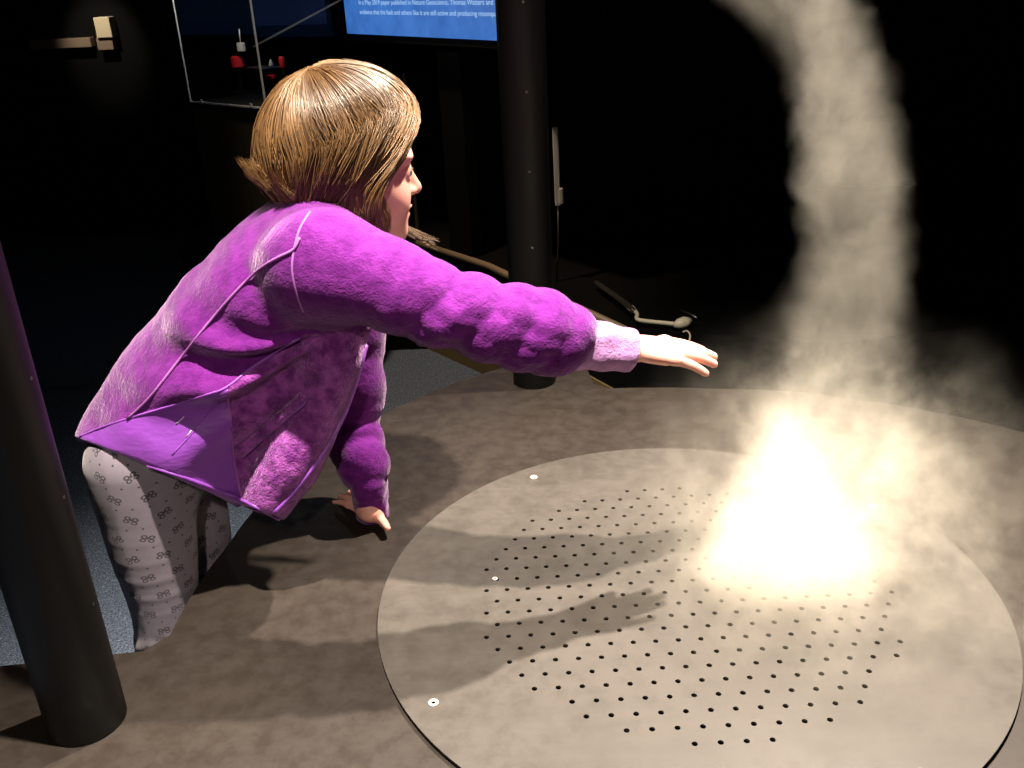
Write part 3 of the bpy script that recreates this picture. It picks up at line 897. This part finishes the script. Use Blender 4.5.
for (u, v, dx, dy) in ((W / 2, 0.003, W, 0.005), (W - 0.003, D / 2, 0.005, D - 0.012), (0.003, D / 2, 0.005, D - 0.012)):
    MB().box(cpos(u, v, zm), (dx, dy, hz), Rc).build('glass_pane', M['glass'], cs, smooth=False)
for u in (0.0, W):
    MB().box(cpos(u, 0.0, zm), (0.0042, 0.0042, hz), Rc).build('glass_edge', M['edge'], cs, smooth=False)
MB().box(cpos(W / 2, -0.001, zc - 0.006), (W, 0.005, 0.005), Rc).build('glass_edge', M['edge'], cs, smooth=False)
MB().box(cpos(W / 2, D / 2, ztop), (W + 0.01, D + 0.01, 0.02), Rc).build('case_lid', M['black'], cs, smooth=False)
for u in (0.17, 0.83):
    MB().box(cpos(W * u, -0.003, zc - 0.001), (0.008, 0.004, 0.010), Rc, 0.001).build('clip', M['pale'], cs, smooth=False)

# what stands in the case
def in_case(px, py, v=0.2):
    d = at(px, py, 1.0) - CAMP
    n2 = np.array([ey[0], ey[1]]); t = ((A + ey * v) @ n2) / (d[:2] @ n2)
    return CAMP + d * t
c = in_case(237.5, 62)
e = empty('instrument_model', (c[0], c[1], zc - 0.008)); tag(e, 'small instrument with red body, pale collar and thin needle in the glass case', 'instrument')
base = np.array([c[0], c[1], zc - 0.008])
MB().lathe([(0.028, 0), (0.028, 0.006), (0.008, 0.012), (0.006, c[2] - zc - 0.006)], 20, base).build('stand', M['black'], e, auto=40)
MB().lathe([(0.012, -0.018), (0.019, -0.014), (0.020, 0.014), (0.012, 0.018)], 20, c).build('body', M['red'], e, auto=50)
cc = in_case(241, 47)
MB().tube([c + (0, 0, 0.016), cc], 0.004, 8).build('neck', M['cable'], e)
MB().lathe([(0.009, -0.013), (0.013, -0.011), (0.013, 0.011), (0.008, 0.013)], 20, cc).build('collar', M['pale'], e, auto=50)
MB().tube([cc, in_case(239, 29)], 0.0018, 6).build('needle', M['pale'], e)
c = in_case(262, 67.5, 0.22)
e = empty('small_tray', (c[0], c[1], zc - 0.008)); tag(e, 'thin pale tray beside the red instrument in the glass case', 'tray')
MB().box(c, (0.095, 0.06, 0.004), Rc, 0.001).build('tray_top', M['dark_steel'], e, smooth=False)
MB().tube([(c[0], c[1], zc - 0.008), c], 0.004, 8).build('stem', M['black'], e)
c = in_case(271, 63.5, 0.22); e = empty('tray_knob', c); 
MB().lathe([(0.006, -0.010), (0.008, -0.004), (0.004, 0.006), (0.002, 0.012)], 12, c).build('knob_body', M['pale'], e); tag(e, 'tiny pale peg standing on the thin tray in the case', 'peg')
for px, py, r, hh, lab in ((270, 77, 0.017, 0.006, 'flat red disc below the thin tray in the case'), (282, 62, 0.009, 0.016, 'dim red cylinder right of the thin tray in the case')):
    c = in_case(px, py, 0.28); e = empty('red_specimen', (c[0], c[1], zc - 0.008)); tag(e, lab, 'specimen')
    MB().lathe([(r * 0.8, -hh), (r, -hh * 0.8), (r, hh * 0.8), (r * 0.8, hh)], 18, c).build('specimen_body', M['red'], e, auto=50)
    MB().tube([(c[0], c[1], zc - 0.008), c - (0, 0, hh * 0.9)], 0.004, 8).build('stem', M['black'], e)

# ------------------------------------------------------------------ far things
def monitor(name, label, L, R, hgt, mat, foot_z):
    """flat screen whose lower edge runs from L to R"""
    L, R = np.asarray(L, float), np.asarray(R, float); z = (L[2] + R[2]) / 2
    ux = R - L; ux[2] = 0; w = np.linalg.norm(ux); ux /= w; uy = np.array([-ux[1], ux[0], 0])
    Rm = np.stack([ux, uy, [0, 0, 1.0]], 1); c = (L + R) / 2; c[2] = z
    e = empty(name, (*(c + uy * 0.08)[:2], foot_z)); tag(e, label, 'screen')
    MB().box(c + uy * 0.032 + (0, 0, hgt / 2), (w + 0.05, 0.05, hgt + 0.05), Rm, 0.004).build('screen_housing', M['black'], e, smooth=False)
    MB().box(c + uy * 0.004 + (0, 0, hgt / 2), (w, 0.006, hgt), Rm).build('display_panel', mat, e, smooth=False)
    MB().box(c + uy * 0.08 + (0, 0, (foot_z - z + hgt * 0.6) / 2), (0.12, 0.04, z + hgt * 0.6 - foot_z), Rm).build('screen_stand', M['black'], e, smooth=False)
    return e, c, ux, uy, w
sL = at(347, 33.5, 3.30); sR = onz(503.5, 41, sL[2]); sR = sL + (sR - sL) * 1.16
mon, mc, mux, muy, mw = monitor('information_screen', 'bright blue information screen with two lines of white text', sL, sR, 0.50, M['screen'], zt)
def text_line(txt, px0, px1, py0, py1, hgt):
    cu = bpy.data.curves.new('line', 'FONT'); cu.body = txt; cu.size = hgt
    o = bpy.data.objects.new('line', cu); C.objects.link(o); bpy.context.view_layer.update()
    me = bpy.data.meshes.new_from_object(o.evaluated_get(bpy.context.evaluated_depsgraph_get())); bpy.data.objects.remove(o)
    n = len(me.vertices); co = np.zeros(n * 3, np.float32); me.vertices.foreach_get('co', co); co = co.reshape(-1, 3)
    def onto(px, py):                                              # point of the screen's front face
        d = at(px, py, 1.0) - CAMP; t = ((mc - CAMP) @ muy) / (d @ muy); return CAMP + d * t
    a, b = onto(px0, py0), onto(px1, py1); w = (b - a) @ mux
    sx = w / (co[:, 0].max() - co[:, 0].min())
    out = a + ((co[:, 0] - co[:, 0].min()) * sx)[:, None] * mux + co[:, 1:2] * np.array([0, 0, 1.0]) - muy * 0.0006
    me.vertices.foreach_set('co', out.astype(np.float32).ravel()); me.update()
    link('text_line', me, M['text'], mon, smooth=False)
text_line('In a May 2019 paper published in Nature Geoscience, Thomas Watters and his coau', 359, 513, 4.5, 10.0, 0.019)
text_line('evidence that the fault and others like it are still active and producing moonquakes. T', 360, 511, 14.0, 20.0, 0.019)
dL = at(256, 26, 3.75); monitor('dim_screen', 'dim navy screen behind the glass display case', dL, onz(326, 24, dL[2]), 0.4, M['dimscreen'], 0.0)
p0, p1 = at(253, 47, 3.35), at(337, 2, 3.35); p2 = p1 + (p1 - p0) * 0.5; pb = np.array([p0[0] - 0.001, p0[1], zt])
e = empty('slanted_rod', pb); tag(e, 'thin pale slanting rod in front of the dim navy screen', 'rod')
MB().tube([p0, p2], 0.0032, 8).build('slanting_bar', M['pale'], e); MB().tube([pb, p0], 0.006, 8).build('post', M['black'], e)
q = at(405.5, 92, 3.3)
MB().box((q[0], q[1], (q[2] + 0.06 + zt) / 2), (0.012, 0.012, q[2] + 0.06 - zt), None, 0.002).build('slim_post', M['cabinet'], smooth=False)
tag(bpy.data.objects['slim_post'], 'slim dark post just above and behind the forehead of the girl', 'post')

# pale box and ledge on the far wall
q0, q1 = at(98, 17, 4.96), at(113, 37, 4.96)
e = empty('wall_box', ((q0[0] + q1[0]) / 2, 5.0, (q0[2] + q1[2]) / 2)); tag(e, 'small lit cream box mounted high on the far black wall', 'wall box')
cx, cz = (q0[0] + q1[0]) / 2, (q0[2] + q1[2]) / 2
MB().box((cx, 4.96, cz), (0.075, 0.078, abs(q0[2] - q1[2])), None, 0.004).build('upper_panel', M['cream'], e, smooth=False)
qb = at(106, 43.5, 4.955)
MB().box((qb[0], 4.968, qb[2]), (0.078, 0.06, 0.058), None, 0.003).build('lower_panel', M['trim'], e, smooth=False)
qa, qb = at(30, 43, 4.96), at(92, 42, 4.96)
lg = MB().box(((qa[0] + qb[0]) / 2, 4.97, qb[2]), (qb[0] - qa[0], 0.058, 0.044), None, 0.003).build('wall_ledge', M['trim'], smooth=False)
tag(lg, 'narrow pale ledge left of the cream box on the far wall', 'ledge')

# ------------------------------------------------------------------ dress the girl
person = build_person()
tag(person, 'light-haired girl in a purple fleece jacket leaning over the table, arm stretched towards the mist', 'person')
build_hair(person)
JV, JF = build_jacket(person)

def view_hit(bvh, px, py, lift=0.0):
    d = at(px, py, 1.0) - CAMP; d /= np.linalg.norm(d)
    h = bvh.ray_cast(Vector(CAMP), Vector(d))
    if h[0] is None: return None
    n = np.array(h[1]); n = n if n @ d < 0 else -n
    return np.array(h[0]) + n * lift
def on_surface(bvh, pts, lift=0.0, k=5, ymax=1.13):
    q = catmull([(*p, 0) for p in pts], k)[:, :2] if len(pts) > 2 else np.array(pts, float)
    out = [view_hit(bvh, x, y, lift) for x, y in q]
    return np.array([o for o in out if o is not None and o[1] < ymax])
def smooth_line(P, it=2):
    for _ in range(it): P[1:-1] = 0.25 * P[:-2] + 0.5 * P[1:-1] + 0.25 * P[2:]
    return P
def inside(poly, p):
    x, y = p[:, 0], p[:, 1]; c = np.zeros(len(p), bool); n = len(poly)
    for i in range(n):
        (x0, y0), (x1, y1) = poly[i], poly[(i + 1) % n]
        m = ((y0 > y) != (y1 > y)) & (x < (x1 - x0) * (y - y0) / (y1 - y0 + 1e-12) + x0); c ^= m
    return c
def dress():
    jb = BVHTree.FromPolygons([tuple(v) for v in JV], [tuple(map(int, f)) for f in JF])
    ctr = JV[JF].mean(1); nrm = np.cross(JV[JF[:, 2]] - JV[JF[:, 0]], JV[JF[:, 3]] - JV[JF[:, 1]]); nrm /= np.linalg.norm(nrm, axis=1, keepdims=True) + 1e-12
    facing = ((CAMP - ctr) * nrm).sum(1) > 0
    pc = to_px(ctr); near = facing & (ctr[:, 1] < 1.14)
    satin_poly = [(60, 445), (76, 436), (100, 428), (130, 418), (170, 406), (205, 395), (226, 388), (231, 420), (234, 460), (240, 488), (247, 520), (150, 500), (60, 470)]
    fur_poly = [(226, 388), (250, 368), (285, 345), (308, 334), (345, 332), (385, 332), (380, 390), (340, 460), (290, 530), (247, 520), (240, 488), (234, 460), (231, 420)]
    ms = np.zeros(len(JF), int); ms[near & inside(satin_poly, pc)] = 1
    under = (ctr - arm_line(ctr)) if False else 0
    fur = near & inside(fur_poly, pc) & (ctr[:, 2] < 0.86); ms[fur] = 2
    # keep the sleeve out of the front panel
    sl = slR_field(ctr) < 0.012; ms[(ms > 0) & sl] = 0
    jk = None
    for k, (nm, mt, lab) in enumerate((('jacket', 'fleece', None), ('side_panel', 'satin', 'smooth violet side panel'), ('front_panel', 'fur', 'long-pile front panel'))):
        f = JF[ms == k]; u, inv = np.unique(f, return_inverse=True)
        o = link(nm, mesh(nm, JV[u], inv.reshape(f.shape)), M[mt], person if k == 0 else jk)
        if k == 0: jk = o
        if lab: o['label'] = lab
    jk['label'] = 'purple zip-up fleece jacket'
    def seam(nm, pts, r, mt, lift=0.0, par=None, n=6, ymax=1.13):
        P = on_surface(jb, pts, lift=lift, ymax=ymax)
        if len(P) < 2: print('NOHIT', nm, pts); return
        P = smooth_line(P); MB().tube(P, r, n).build(nm, M[mt], par or jk)
    seam('seam', [(300, 238), (294, 250), (280, 257), (262, 268), (240, 288), (215, 316), (190, 347), (170, 373), (150, 398), (128, 419)], 0.0018, 'seam', 0.0014)
    seam('seam', [(310, 212), (300, 228), (294, 250), (292, 270), (296, 292), (303, 312)], 0.0015, 'seam')
    seam('seam', [(80, 437), (100, 428), (130, 418), (170, 406), (205, 395), (226, 388), (250, 369), (285, 346), (300, 338)], 0.0016, 'zip')
    seam('seam', [(226, 388), (231, 420), (234, 460), (240, 490), (243, 503)], 0.0014, 'seam')
    seam('seam', [(172, 455), (195, 430), (215, 405), (228, 390)], 0.0009, 'zip')
    seam('hem_binding', [(88, 444), (112, 452), (140, 463), (180, 476), (210, 487), (240, 499), (262, 510), (279, 519)], 0.0027, 'satin', ymax=1.17)
    seam('pocket_welt', [(238, 452), (256, 438), (276, 421), (296, 405), (305, 396)], 0.0085, 'fur', 0.001, n=12)
    seam('pocket_zip', [(241, 456), (260, 442), (280, 425), (300, 409), (308, 401)], 0.0013, 'zip', 0.006)
    for a, b in (((176, 424), (184, 417)), ((186, 437), (192, 430))):
        seam('reflective_tab', [a, b], 0.0008, 'reflect', 0.0001)
    # front zip along the hanging edge
    P = on_surface(jb, [(274, 513), (292, 494), (317, 462), (338, 428), (352, 395), (361, 365), (366, 345)])

    if len(P) > 3: MB().tube(smooth_line(P, 3), 0.0030, 8).build('zipper', M['zip'], jk)
    # cuffs
    def cuff(a, b, r0, r1, n=48, mseg=16, seed=1, mt='cuff'):
        a, b = np.asarray(a), np.asarray(b); R = frame_of(b - a); L = np.linalg.norm(b - a); V = []; F = []
        rows = []
        for i in range(mseg + 1):
            t = i / mseg; rows.append((t * L, r0 + (r1 - r0) * t))
        rows += [(L + 0.0015, r1 - 0.0025), (L - 0.006, r1 - 0.0045)]
        for i, (zz, r) in enumerate(rows):
            for q in range(n):
                th = 2 * math.pi * q / n
                w = 1 + (0.055 * math.sin(5 * th + 0.7 * i * 0.2 + seed) * (0.5 + 0.5 * math.sin(th + 1)) + 0.03 * math.sin(i * 0.9 + 2 * math.sin(th + seed))) * min(1, i / 4) * (1 if i < mseg else 0.6)
                V.append(a + R @ np.array([r * w * math.cos(th), r * w * math.sin(th), zz]))
        m = len(rows)
        for i in range(m - 1):
            for q in range(n): F.append((i * n + q, i * n + (q + 1) % n, (i + 1) * n + (q + 1) % n, (i + 1) * n + q))
        mb = MB(); mb.add(V, F); return mb.build('cuff', M[mt], jk)
    cuff(at(574, 343, 1.021), at(631, 350, 1.037), 0.0325, 0.0255)
    cuff(at(368, 480, 1.208), onz(373, 515, H + 0.008), 0.0285, 0.0245, seed=3, mt='fleece')

    # leggings: an outer skin over the legs, cut above the ankle
    legs = [Tube([[*a, 0.064], [*(a * 0.5 + b * 0.5), 0.0575], [*b, 0.0445], [*(b * 0.6 + c * 0.4 + np.array([-0.008, 0, 0])), 0.0435], [*c, 0.030]]) for a, b, c in ((hipR, kneeR, ankR), (hipL, kneeL, ankL))]
    pelv = Tube([[*pel, 0.102, 0.079], [*at(195, 410, 1.155), 0.096, 0.074]])
    def lf(p):
        d = smin(smin(legs[0](p), legs[1](p), 0.012), pelv(p), 0.03)
        d = d + 0.0012 * np.sin(p[:, 2] * 190 + 4 * np.sin(p[:, 0] * 60 + p[:, 1] * 40)) * np.exp(-((p[:, 2] - kneeR[2] + 0.035) / 0.022) ** 2)
        return np.maximum(d, np.maximum(0.075 - p[:, 2], p[:, 2] - (pel[2] + 0.07)))
    V, F = nets(lf, np.array([-0.68, 0.94, 0.05]), np.array([-0.26, 1.36, pel[2] + 0.10]), 0.0028)
    V = relax(V, F, 2, 0.4)
    lg = mesh('leggings', V, F)
    # unroll each leg for the print
    which = np.abs(V[:, 1] - hipR[1]) < np.abs(V[:, 1] - hipL[1])
    axx = np.where(which, np.interp(V[:, 2], [ankR[2], kneeR[2], hipR[2]], [ankR[0], kneeR[0], hipR[0]]), np.interp(V[:, 2], [ankL[2], kneeL[2], hipL[2]], [ankL[0], kneeL[0], hipL[0]]))
    axy = np.where(which, hipR[1], hipL[1])
    th = np.arctan2(V[:, 0] - axx, -(V[:, 1] - axy))                # 0 faces the camera, seam at the far side
    uv = np.stack([th * 0.056 + np.where(which, 0, 0.5), V[:, 2]], 1)
    luv = uv[F]; jump = np.abs(luv[:, :, 0] - luv[:, :1, 0]) > 0.15; luv[:, :, 0] = np.where(jump, luv[:, :1, 0], luv[:, :, 0])
    lay = lg.uv_layers.new(name='UVMap'); lay.data.foreach_set('uv', luv.astype(np.float32).ravel())
    o = link('leggings', lg, M['legging'], person); o['label'] = 'grey lilac leggings with small dark bow print'
    # shoes
    for c in (ankR, ankL):
        sh = MB()
        def sf(p, c=c):
            d = smin(Tube([[*(c + np.array([-0.03, 0, -0.032])), 0.031, 0.035], [*(c + np.array([0.05, -0.002, -0.036])), 0.035, 0.027], [*(c + np.array([0.118, -0.004, -0.048])), 0.030, 0.020]])(p), Tube([[*(c + np.array([-0.012, 0, -0.01])), 0.036, 0.036], [*(c + np.array([-0.006, 0, 0.03])), 0.036, 0.036]])(p), 0.02)
            return np.maximum(d, np.maximum(0.012 - p[:, 2], p[:, 2] - (c[2] + 0.028)))
        V, F = nets(sf, c + np.array([-0.09, -0.06, -0.075]), c + np.array([0.17, 0.06, 0.06]), 0.004)
        s = link('shoe', mesh('shoe', V, F), M['shoe'], person)
        Rr = [(c[0] + 0.045 + 0.105 * math.cos(t) , c[1] - 0.002 + (0.034 + 0.004 * math.cos(t)) * math.sin(t)) for t in np.linspace(0, 2 * math.pi, 40, endpoint=False)]
        so = prism(Rr, 0.0, 0.014).build('sole', M['sole'], s, smooth=False)
    # face
    for q in (-1, 1):
        e = MB(); E = Ell(hd(0.0735, q * 0.030, -0.0265), (0.0115,) * 3)
        b = bmesh.new(); bmesh.ops.create_uvsphere(b, u_segments=20, v_segments=12, radius=0.0115); b.verts.index_update()
        Rr = frame_of(hF, hL); e.add(np.array([v.co[:] for v in b.verts]) @ Rr.T + E.c, [tuple(v.index for v in f.verts) for f in b.faces]); b.free()
        eo = e.build('eye', M['eye'], person)
        MB().lathe([(0.0052, 0.0), (0.0045, 0.0010), (0.0, 0.0014)], 20, E.c + hF * 0.0104, Rr).build('iris', M['iris'], eo)
        br = [hd(0.0850 - 0.06 * abs(l - 0.014) * 2.4, q * l, u) for l, u in ((0.012, -0.004), (0.022, 0.0005), (0.034, 0.0), (0.043, -0.005))]
        MB().tube(catmull(br, 4), [*np.linspace(0.0014, 0.0018, 6), *np.linspace(0.0018, 0.0006, 7)], 8).build('eyebrow', M['brow'], person)
        la = [hd(f, q * l, u) for f, l, u in ((0.0845, 0.021, -0.0232), (0.0866, 0.030, -0.0218), (0.0815, 0.040, -0.0245))]
        MB().tube(catmull(la, 4), 0.0010, 6).build('eyelash', M['brow'], person)
dress()

# ------------------------------------------------------------------ the rising mist
def fog_material():
    m = bpy.data.materials.new('lit_mist'); m.use_nodes = True
    T = NT.__new__(NT); T.m = m; T.t = m.node_tree; T.n = T.t.nodes; T.l = T.t.links
    T.n.clear(); T.out = T.n.new('ShaderNodeOutputMaterial')
    P = T.co('Object')
    def warp(vec, scale, amp, detail, rough=0.55, stretch=None):
        v = vec
        if stretch:
            mp = T.node('ShaderNodeMapping'); mp.inputs['Scale'].default_value = stretch; T.l.new(v, mp.inputs[0]); v = mp.outputs[0]
        n = T.node('ShaderNodeTexNoise'); T.l.new(v, n.inputs['Vector']); n.inputs['Scale'].default_value = scale; n.inputs['Detail'].default_value = detail; n.inputs['Roughness'].default_value = rough
        s = T.node('ShaderNodeVectorMath', operation='SUBTRACT'); T.l.new(n.outputs['Color'], s.inputs[0]); s.inputs[1].default_value = (0.5, 0.5, 0.5)
        k = T.node('ShaderNodeVectorMath', operation='SCALE'); T.l.new(s.outputs[0], k.inputs[0]); T.set(k.inputs['Scale'], amp)
        a = T.node('ShaderNodeVectorMath', operation='ADD'); T.l.new(vec, a.inputs[0]); T.l.new(k.outputs[0], a.inputs[1])
        return a.outputs[0]
    z0 = T.xyz(P)[2]
    fz = T.map(z0, H, H + 0.85, 0, 1, smooth=False)
    def curve(pts):
        c = T.node('ShaderNodeFloatCurve'); T.l.new(fz, c.inputs['Value'])
        cm = c.mapping.curves[0]
        while len(cm.points) > 2: cm.points.remove(cm.points[1])
        lo, hi = min(v for _, v in pts), max(v for _, v in pts); s = (hi - lo) or 1
        cm.points[0].location = (pts[0][0], (pts[0][1] - lo) / s); cm.points[1].location = (pts[-1][0], (pts[-1][1] - lo) / s)
        for a, b in pts[1:-1]: cm.points.new(a, (b - lo) / s)
        for p in cm.points: p.handle_type = 'AUTO_CLAMPED'
        c.mapping.update()
        return T.add(T.mul(c.outputs['Value'], s), lo)
    k = lambda z: (z - H) / 0.85
    V = warp(P, 4.5, T.map(fz, 0.0, 0.4, 0.085, 0.05), 2)
    V = warp(V, 13, 0.062, 3, 0.6)
    V = warp(V, 48, 0.014, 2, 0.6)
    x, y, z = T.xyz(V)
    cx = curve([(0, 0.365), (k(0.56), 0.38), (k(0.66), 0.402), (k(0.76), 0.408), (k(0.86), 0.404), (k(0.98), 0.394), (k(1.08), 0.372), (k(1.16), 0.325), (k(1.22), 0.278), (1, 0.22)])
    R = curve([(0, 0.145), (k(0.56), 0.14), (k(0.64), 0.128), (k(0.72), 0.104), (k(0.80), 0.080), (k(0.90), 0.072), (k(1.00), 0.066), (k(1.10), 0.062), (k(1.2), 0.074), (1, 0.09)])
    dx = T.math('DIVIDE', T.sub(x, cx), R); dy = T.math('DIVIDE', T.sub(y, 1.06), R)
    r = T.math('SQRT', T.add(T.mul(dx, dx), T.mul(dy, dy)))
    core = T.map(r, 1.07, 0.60, 0, 1)
    nA = T.noise(11, 4, 0.62, vec=V, stretch=(1, 1, 0.55)); nB = T.noise(34, 3, 0.6, vec=V)
    tex = T.map(T.add(T.mul(nA, 0.68), T.mul(nB, 0.32)), 0.38, 0.60, 0.25, 1.0)
    dens = curve([(0, 3.5), (k(0.56), 2.4), (k(0.66), 2.1), (k(0.74), 1.55), (k(0.86), 1.05), (k(0.98), 1.05), (k(1.1), 0.95), (1, 0.6)])
    column = T.mul(T.mul(core, tex), dens)
    # dense pile of mist right over the vents
    ex = T.mul(T.sub(x, 0.350), 1 / 0.165); ey = T.mul(T.sub(y, 1.018), 1 / 0.125); ez = T.mul(T.sub(z, H + 0.0), 1 / 0.125)
    er = T.math('SQRT', T.add(T.mul(ex, ex), T.add(T.mul(ey, ey), T.mul(ez, ez))))
    er = T.add(er, T.mul(T.sub(nA, 0.5), 1.3))
    blob = T.mul(T.map(er, 1.0, 0.15, 0, 1), 9)
    # thin wisps spreading over the table
    wx = T.mul(T.sub(x, 0.405), 1 / 0.34); wy = T.mul(T.sub(y, 1.03), 1 / 0.33); wz = T.mul(T.sub(z, H), 1 / 0.38)
    wr = T.math('SQRT', T.add(T.mul(wx, wx), T.add(T.mul(wy, wy), T.mul(wz, wz))))
    wis = T.mul(T.mul(T.map(wr, 1.0, 0.1, 0, 1), T.map(T.add(T.mul(nA, 0.6), T.mul(nB, 0.4)), 0.45, 0.60, 0.03, 1.0)), 4.0)
    d = T.math('MAXIMUM', T.add(T.add(column, blob), wis), 0.0)
    vs = T.node('ShaderNodeVolumePrincipled')
    vs.inputs['Color'].default_value = (0.98, 0.935, 0.82, 1); vs.inputs['Anisotropy'].default_value = 0.1
    T.l.new(d, vs.inputs['Density'])
    T.l.new(vs.outputs[0], T.out.inputs['Volume'])
    return m

def build_fog():
    # a loose skin round the space the mist fills
    prof = [(0.365, 0.33, 0), (0.37, 0.33, 0.10), (0.37, 0.32, 0.20), (0.38, 0.28, 0.28), (0.40, 0.21, 0.38), (0.41, 0.16, 0.50), (0.395, 0.145, 0.60), (0.35, 0.165, 0.68), (0.30, 0.18, 0.76), (0.24, 0.18, 0.84)]
    n = 28; V = []; F = []
    for i, (cx, r, z) in enumerate(prof):
        for q in range(n):
            a = 2 * math.pi * q / n; V.append((cx + r * math.cos(a), 1.07 + r * math.sin(a), H + 0.0085 + z))
    for i in range(len(prof) - 1):
        for q in range(n): F.append((i * n + q, i * n + (q + 1) % n, (i + 1) * n + (q + 1) % n, (i + 1) * n + q))
    F += [tuple(range(n))[::-1], tuple((len(prof) - 1) * n + q for q in range(n))]
    me = mesh('mist_column', V, F)
    o = link('mist_column', me, fog_material())
    tag(o, 'bright white mist swirling up from the perforated plate into a tall column', 'mist', kind='stuff')
    return o
fog = build_fog()

# ------------------------------------------------------------------ light: two ceiling spots over the table
def spot(name, loc, target, energy, size, blend, col, rad):
    l = bpy.data.lights.new(name, 'SPOT'); l.energy = energy; l.spot_size = math.radians(size); l.spot_blend = blend; l.color = col; l.shadow_soft_size = rad
    o = bpy.data.objects.new(name, l); C.objects.link(o); o.location = loc
    o.rotation_euler = (Vector(target) - Vector(loc)).to_track_quat('-Z', 'Y').to_euler()
    return o
WARM = (1.0, 0.87, 0.72)
spot('ceiling_spot', (-0.10, 0.68, H + 2.2), (0.06, 0.92, H), 820, 66, 0.9, WARM, 0.025)
spot('ceiling_spot', (0.73, 1.66, H + 2.2), (0.16, 0.86, H), 900, 50, 0.9, WARM, 0.025)
spot('ceiling_spot', (0.42, 1.12, H + 2.3), (0.366, 1.03, H), 1350, 7.4, 1.0, WARM, 0.02)

def point(name, loc, energy, rad, col):
    l = bpy.data.lights.new(name, 'POINT'); l.energy = energy; l.shadow_soft_size = rad; l.color = col
    o = bpy.data.objects.new(name, l); C.objects.link(o); o.location = loc
    return o
spot('wall_fill_spot', (cx - 0.02, 4.40, cz + 0.45), (cx - 0.03, 4.93, cz - 0.01), 22, 34, 0.8, WARM, 0.02)  # added lamp, only there to brighten the cream box
spot('platform_fill_spot', (-0.55, 2.25, 2.8), (-0.12, 2.75, 0.1), 170, 34, 0.7, (1.0, 0.74, 0.50), 0.05)  # added fill so the edge strip, kick board and carpet show
spot('girl_fill_spot', (0.15, -1.35, 2.45), (-0.36, 1.05, 0.62), 125, 22, 0.9, WARM, 0.04)  # soft fill added from the camera side, narrowed to the girl
point('case_fill_light', in_case(226, -14, 0.10), 1.3, 0.01, WARM)  # unseen light added to brighten the things in the case

w = bpy.data.worlds.new('dark_gallery'); bpy.context.scene.world = w; w.use_nodes = True
w.node_tree.nodes['Background'].inputs[0].default_value = (0.8, 0.75, 0.9, 1); w.node_tree.nodes['Background'].inputs[1].default_value = 0.003

sc = bpy.context.scene
sc.view_settings.view_transform = 'Standard'; sc.view_settings.look = 'None'; sc.view_settings.gamma = 1.0; sc.view_settings.use_curve_mapping = False
sc.view_settings.exposure = 0.0
sc.cycles.use_denoising = True
sc.cycles.max_bounces = 8; sc.cycles.volume_bounces = 3; sc.cycles.transparent_max_bounces = 16
sc.cycles.volume_step_rate = 0.45; sc.cycles.volume_max_steps = 512
